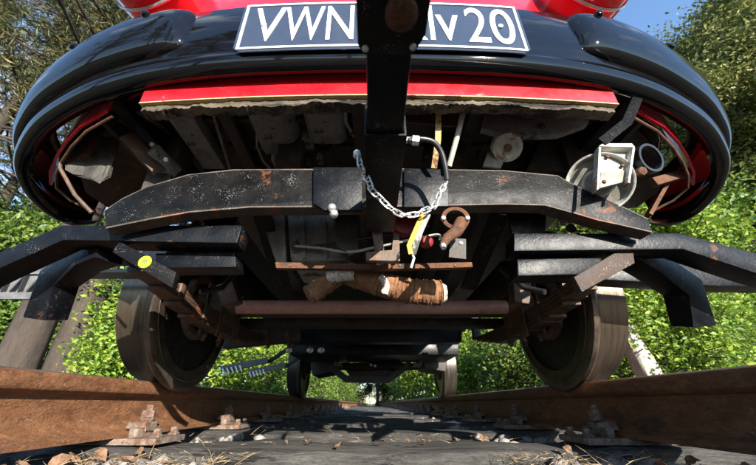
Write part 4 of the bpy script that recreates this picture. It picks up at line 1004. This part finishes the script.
# left: pines
for k, (x, y, s, v) in enumerate(((-5.15, 5.2, 1.3, 0), (-4.80, 5.6, 1.2, 1), (-9.0, 6.0, .95, 0), (-12.2, 9.5, 1.1, 0), (-7.6, 12.0, 1.0, 1), (-14.5, 14, 1.1, 1), (-6.2, 16, 1.0, 0), (-19, 10, 1.2, 0))):
    near = k < 2
    lab = 'pine of a close pair whose dark trunks rise behind the serrated step' if near else 'pine with sparse olive needles among those filling the sky beyond the bumper'
    plant('pine_tree', 'pine', v, x, y, s, 'leaf_pine', 'bark', lab, 'tree', 'pair of pines behind the step' if near else 'pines beside the track')
# right: sunlit broadleaf trees
for k, (x, y, s, v) in enumerate(((13.6, 7.6, 1.08, 0), (14.0, 10.5, 1.1, 1), (9.6, 12.5, .85, 0), (15.0, 7.0, 1.1, 1), (7.4, 17, .85, 1), (14, 16, 1.1, 0))):
    plant('broadleaf_tree', 'tree', v, x, y, s, 'leaf_olive', 'bark', 'tall broadleaf tree with yellow green crown on the horn bracket side', 'tree', 'broadleaf trees beside the track')
sx_, sy_ = 2.72, 3.55
e = empty('tree_stump', (sx_, sy_, gz(sx_, sy_)-.05), 'pale weathered tree stump just outside the rail on the horn bracket side', 'stump')
st_ = [(Vector((sx_+.05*math.sin(k*.8)-.06*k/6, sy_, gz(sx_, sy_)-.05+k*.19)), .135-.008*k) for k in range(7)]
b = MB(); b.tube([p for p, r_ in st_], [r_*(1.35 if k == 0 else 1) for k, (p, r_) in enumerate(st_)], 18)
zt = max(v.co.z for v in b.bm.verts)
for v in b.bm.verts:
    a_ = math.atan2(v.co.y-sy_, v.co.x-sx_); v.co += Vector((math.cos(a_), math.sin(a_), 0))*.012*math.sin(a_*5+v.co.z*3)
    if v.co.z > zt-.04: v.co.z += rnd.uniform(-.10, .08)
b.build('stump_wood', 'palebark', e)
b = MB(); b.bar([st_[5][0]+Vector((-.06, -.08, -.08)), st_[6][0]+Vector((-.05, -.07, .10))], .05, .02); b.build('splinter', 'palebark', e)
# far end of the track and beyond
for k, (x, y, s) in enumerate(((-3.5, 26, .9), (0.5, 34, 1.0), (4.5, 27, .9), (-8, 33, 1.1), (9, 34, 1.1), (2.5, 42, 1.1), (-3, 44, 1.2), (-14, 30, 1.2), (16, 28, 1.2))):
    plant('distant_tree', 'tree', k, x, y, s, 'leaf_mid', 'bark', 'green tree closing off the far end of the track', 'tree', 'trees at the end of the track')
# shrubs along both sides
rnd2 = random.Random(21)
for k, (x, y, s) in enumerate(((-2.95, 4.4, .62), (-3.0, 5.8, .95), (-2.6, 7.2, .85), (-4.6, 7.4, 1.1), (-2.7, 9.4, .9), (-3.6, 11.5, 1.1), (-2.4, 13.5, .9), (-5.8, 9.2, 1.1), (-2.8, 17, 1.1), (-1.9, 21, .9), (-7.4, 7.0, 1.2), (-8.4, 8.4, 1.5), (-10.0, 9.2, 1.6), (-11.8, 11, 1.9), (-9.4, 7.4, 1.4), (-2.2, 26, 1.2), (-1.2, 38, 1.4), (0.4, 39, 1.5), (1.9, 38.5, 1.4), (3.2, 36, 1.5), (-2.8, 35, 1.5))):
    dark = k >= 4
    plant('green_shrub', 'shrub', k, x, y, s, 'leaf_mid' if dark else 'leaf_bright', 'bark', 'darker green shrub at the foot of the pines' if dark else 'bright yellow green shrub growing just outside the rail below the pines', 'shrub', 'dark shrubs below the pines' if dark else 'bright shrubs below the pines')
for k, (x, y, s) in enumerate(((3.0, 3.7, .55), (3.7, 4.2, .6), (4.5, 4.7, .7), (4.2, 5.8, .85), (5.0, 6.2, 1.0), (2.9, 6.4, .8), (6.4, 6.6, 1.25), (2.5, 8.2, .85), (4.2, 8.2, 1.15), (8.0, 8.0, 1.5), (6.0, 9.5, 1.5), (2.3, 10.8, .9), (3.4, 12.5, 1.2), (5.0, 13, 1.4), (2.2, 15, 1.0), (7.5, 12, 1.7), (3.0, 18, 1.3), (1.9, 22, .9), (4.5, 18, 1.5), (10.5, 9.5, 1.7))):
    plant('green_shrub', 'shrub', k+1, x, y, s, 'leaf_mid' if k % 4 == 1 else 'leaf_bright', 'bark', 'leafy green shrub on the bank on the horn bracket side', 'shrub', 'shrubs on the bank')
# trees behind the camera that the gloss paint mirrors
for k, (x, y, s, v) in enumerate(((-7, -9, 1.0, 0), (-11, -5, 1.1, 1), (-4.5, -14, 1.0, 1), (-13, -14, 1.2, 0), (-2, -24, 1.0, 0))):
    plant('pine_tree', 'pine', v, x, y, s, 'leaf_pine', 'bark', 'pine standing across from the bumper, seen only in its gloss', 'tree', 'pines mirrored in the bumper')
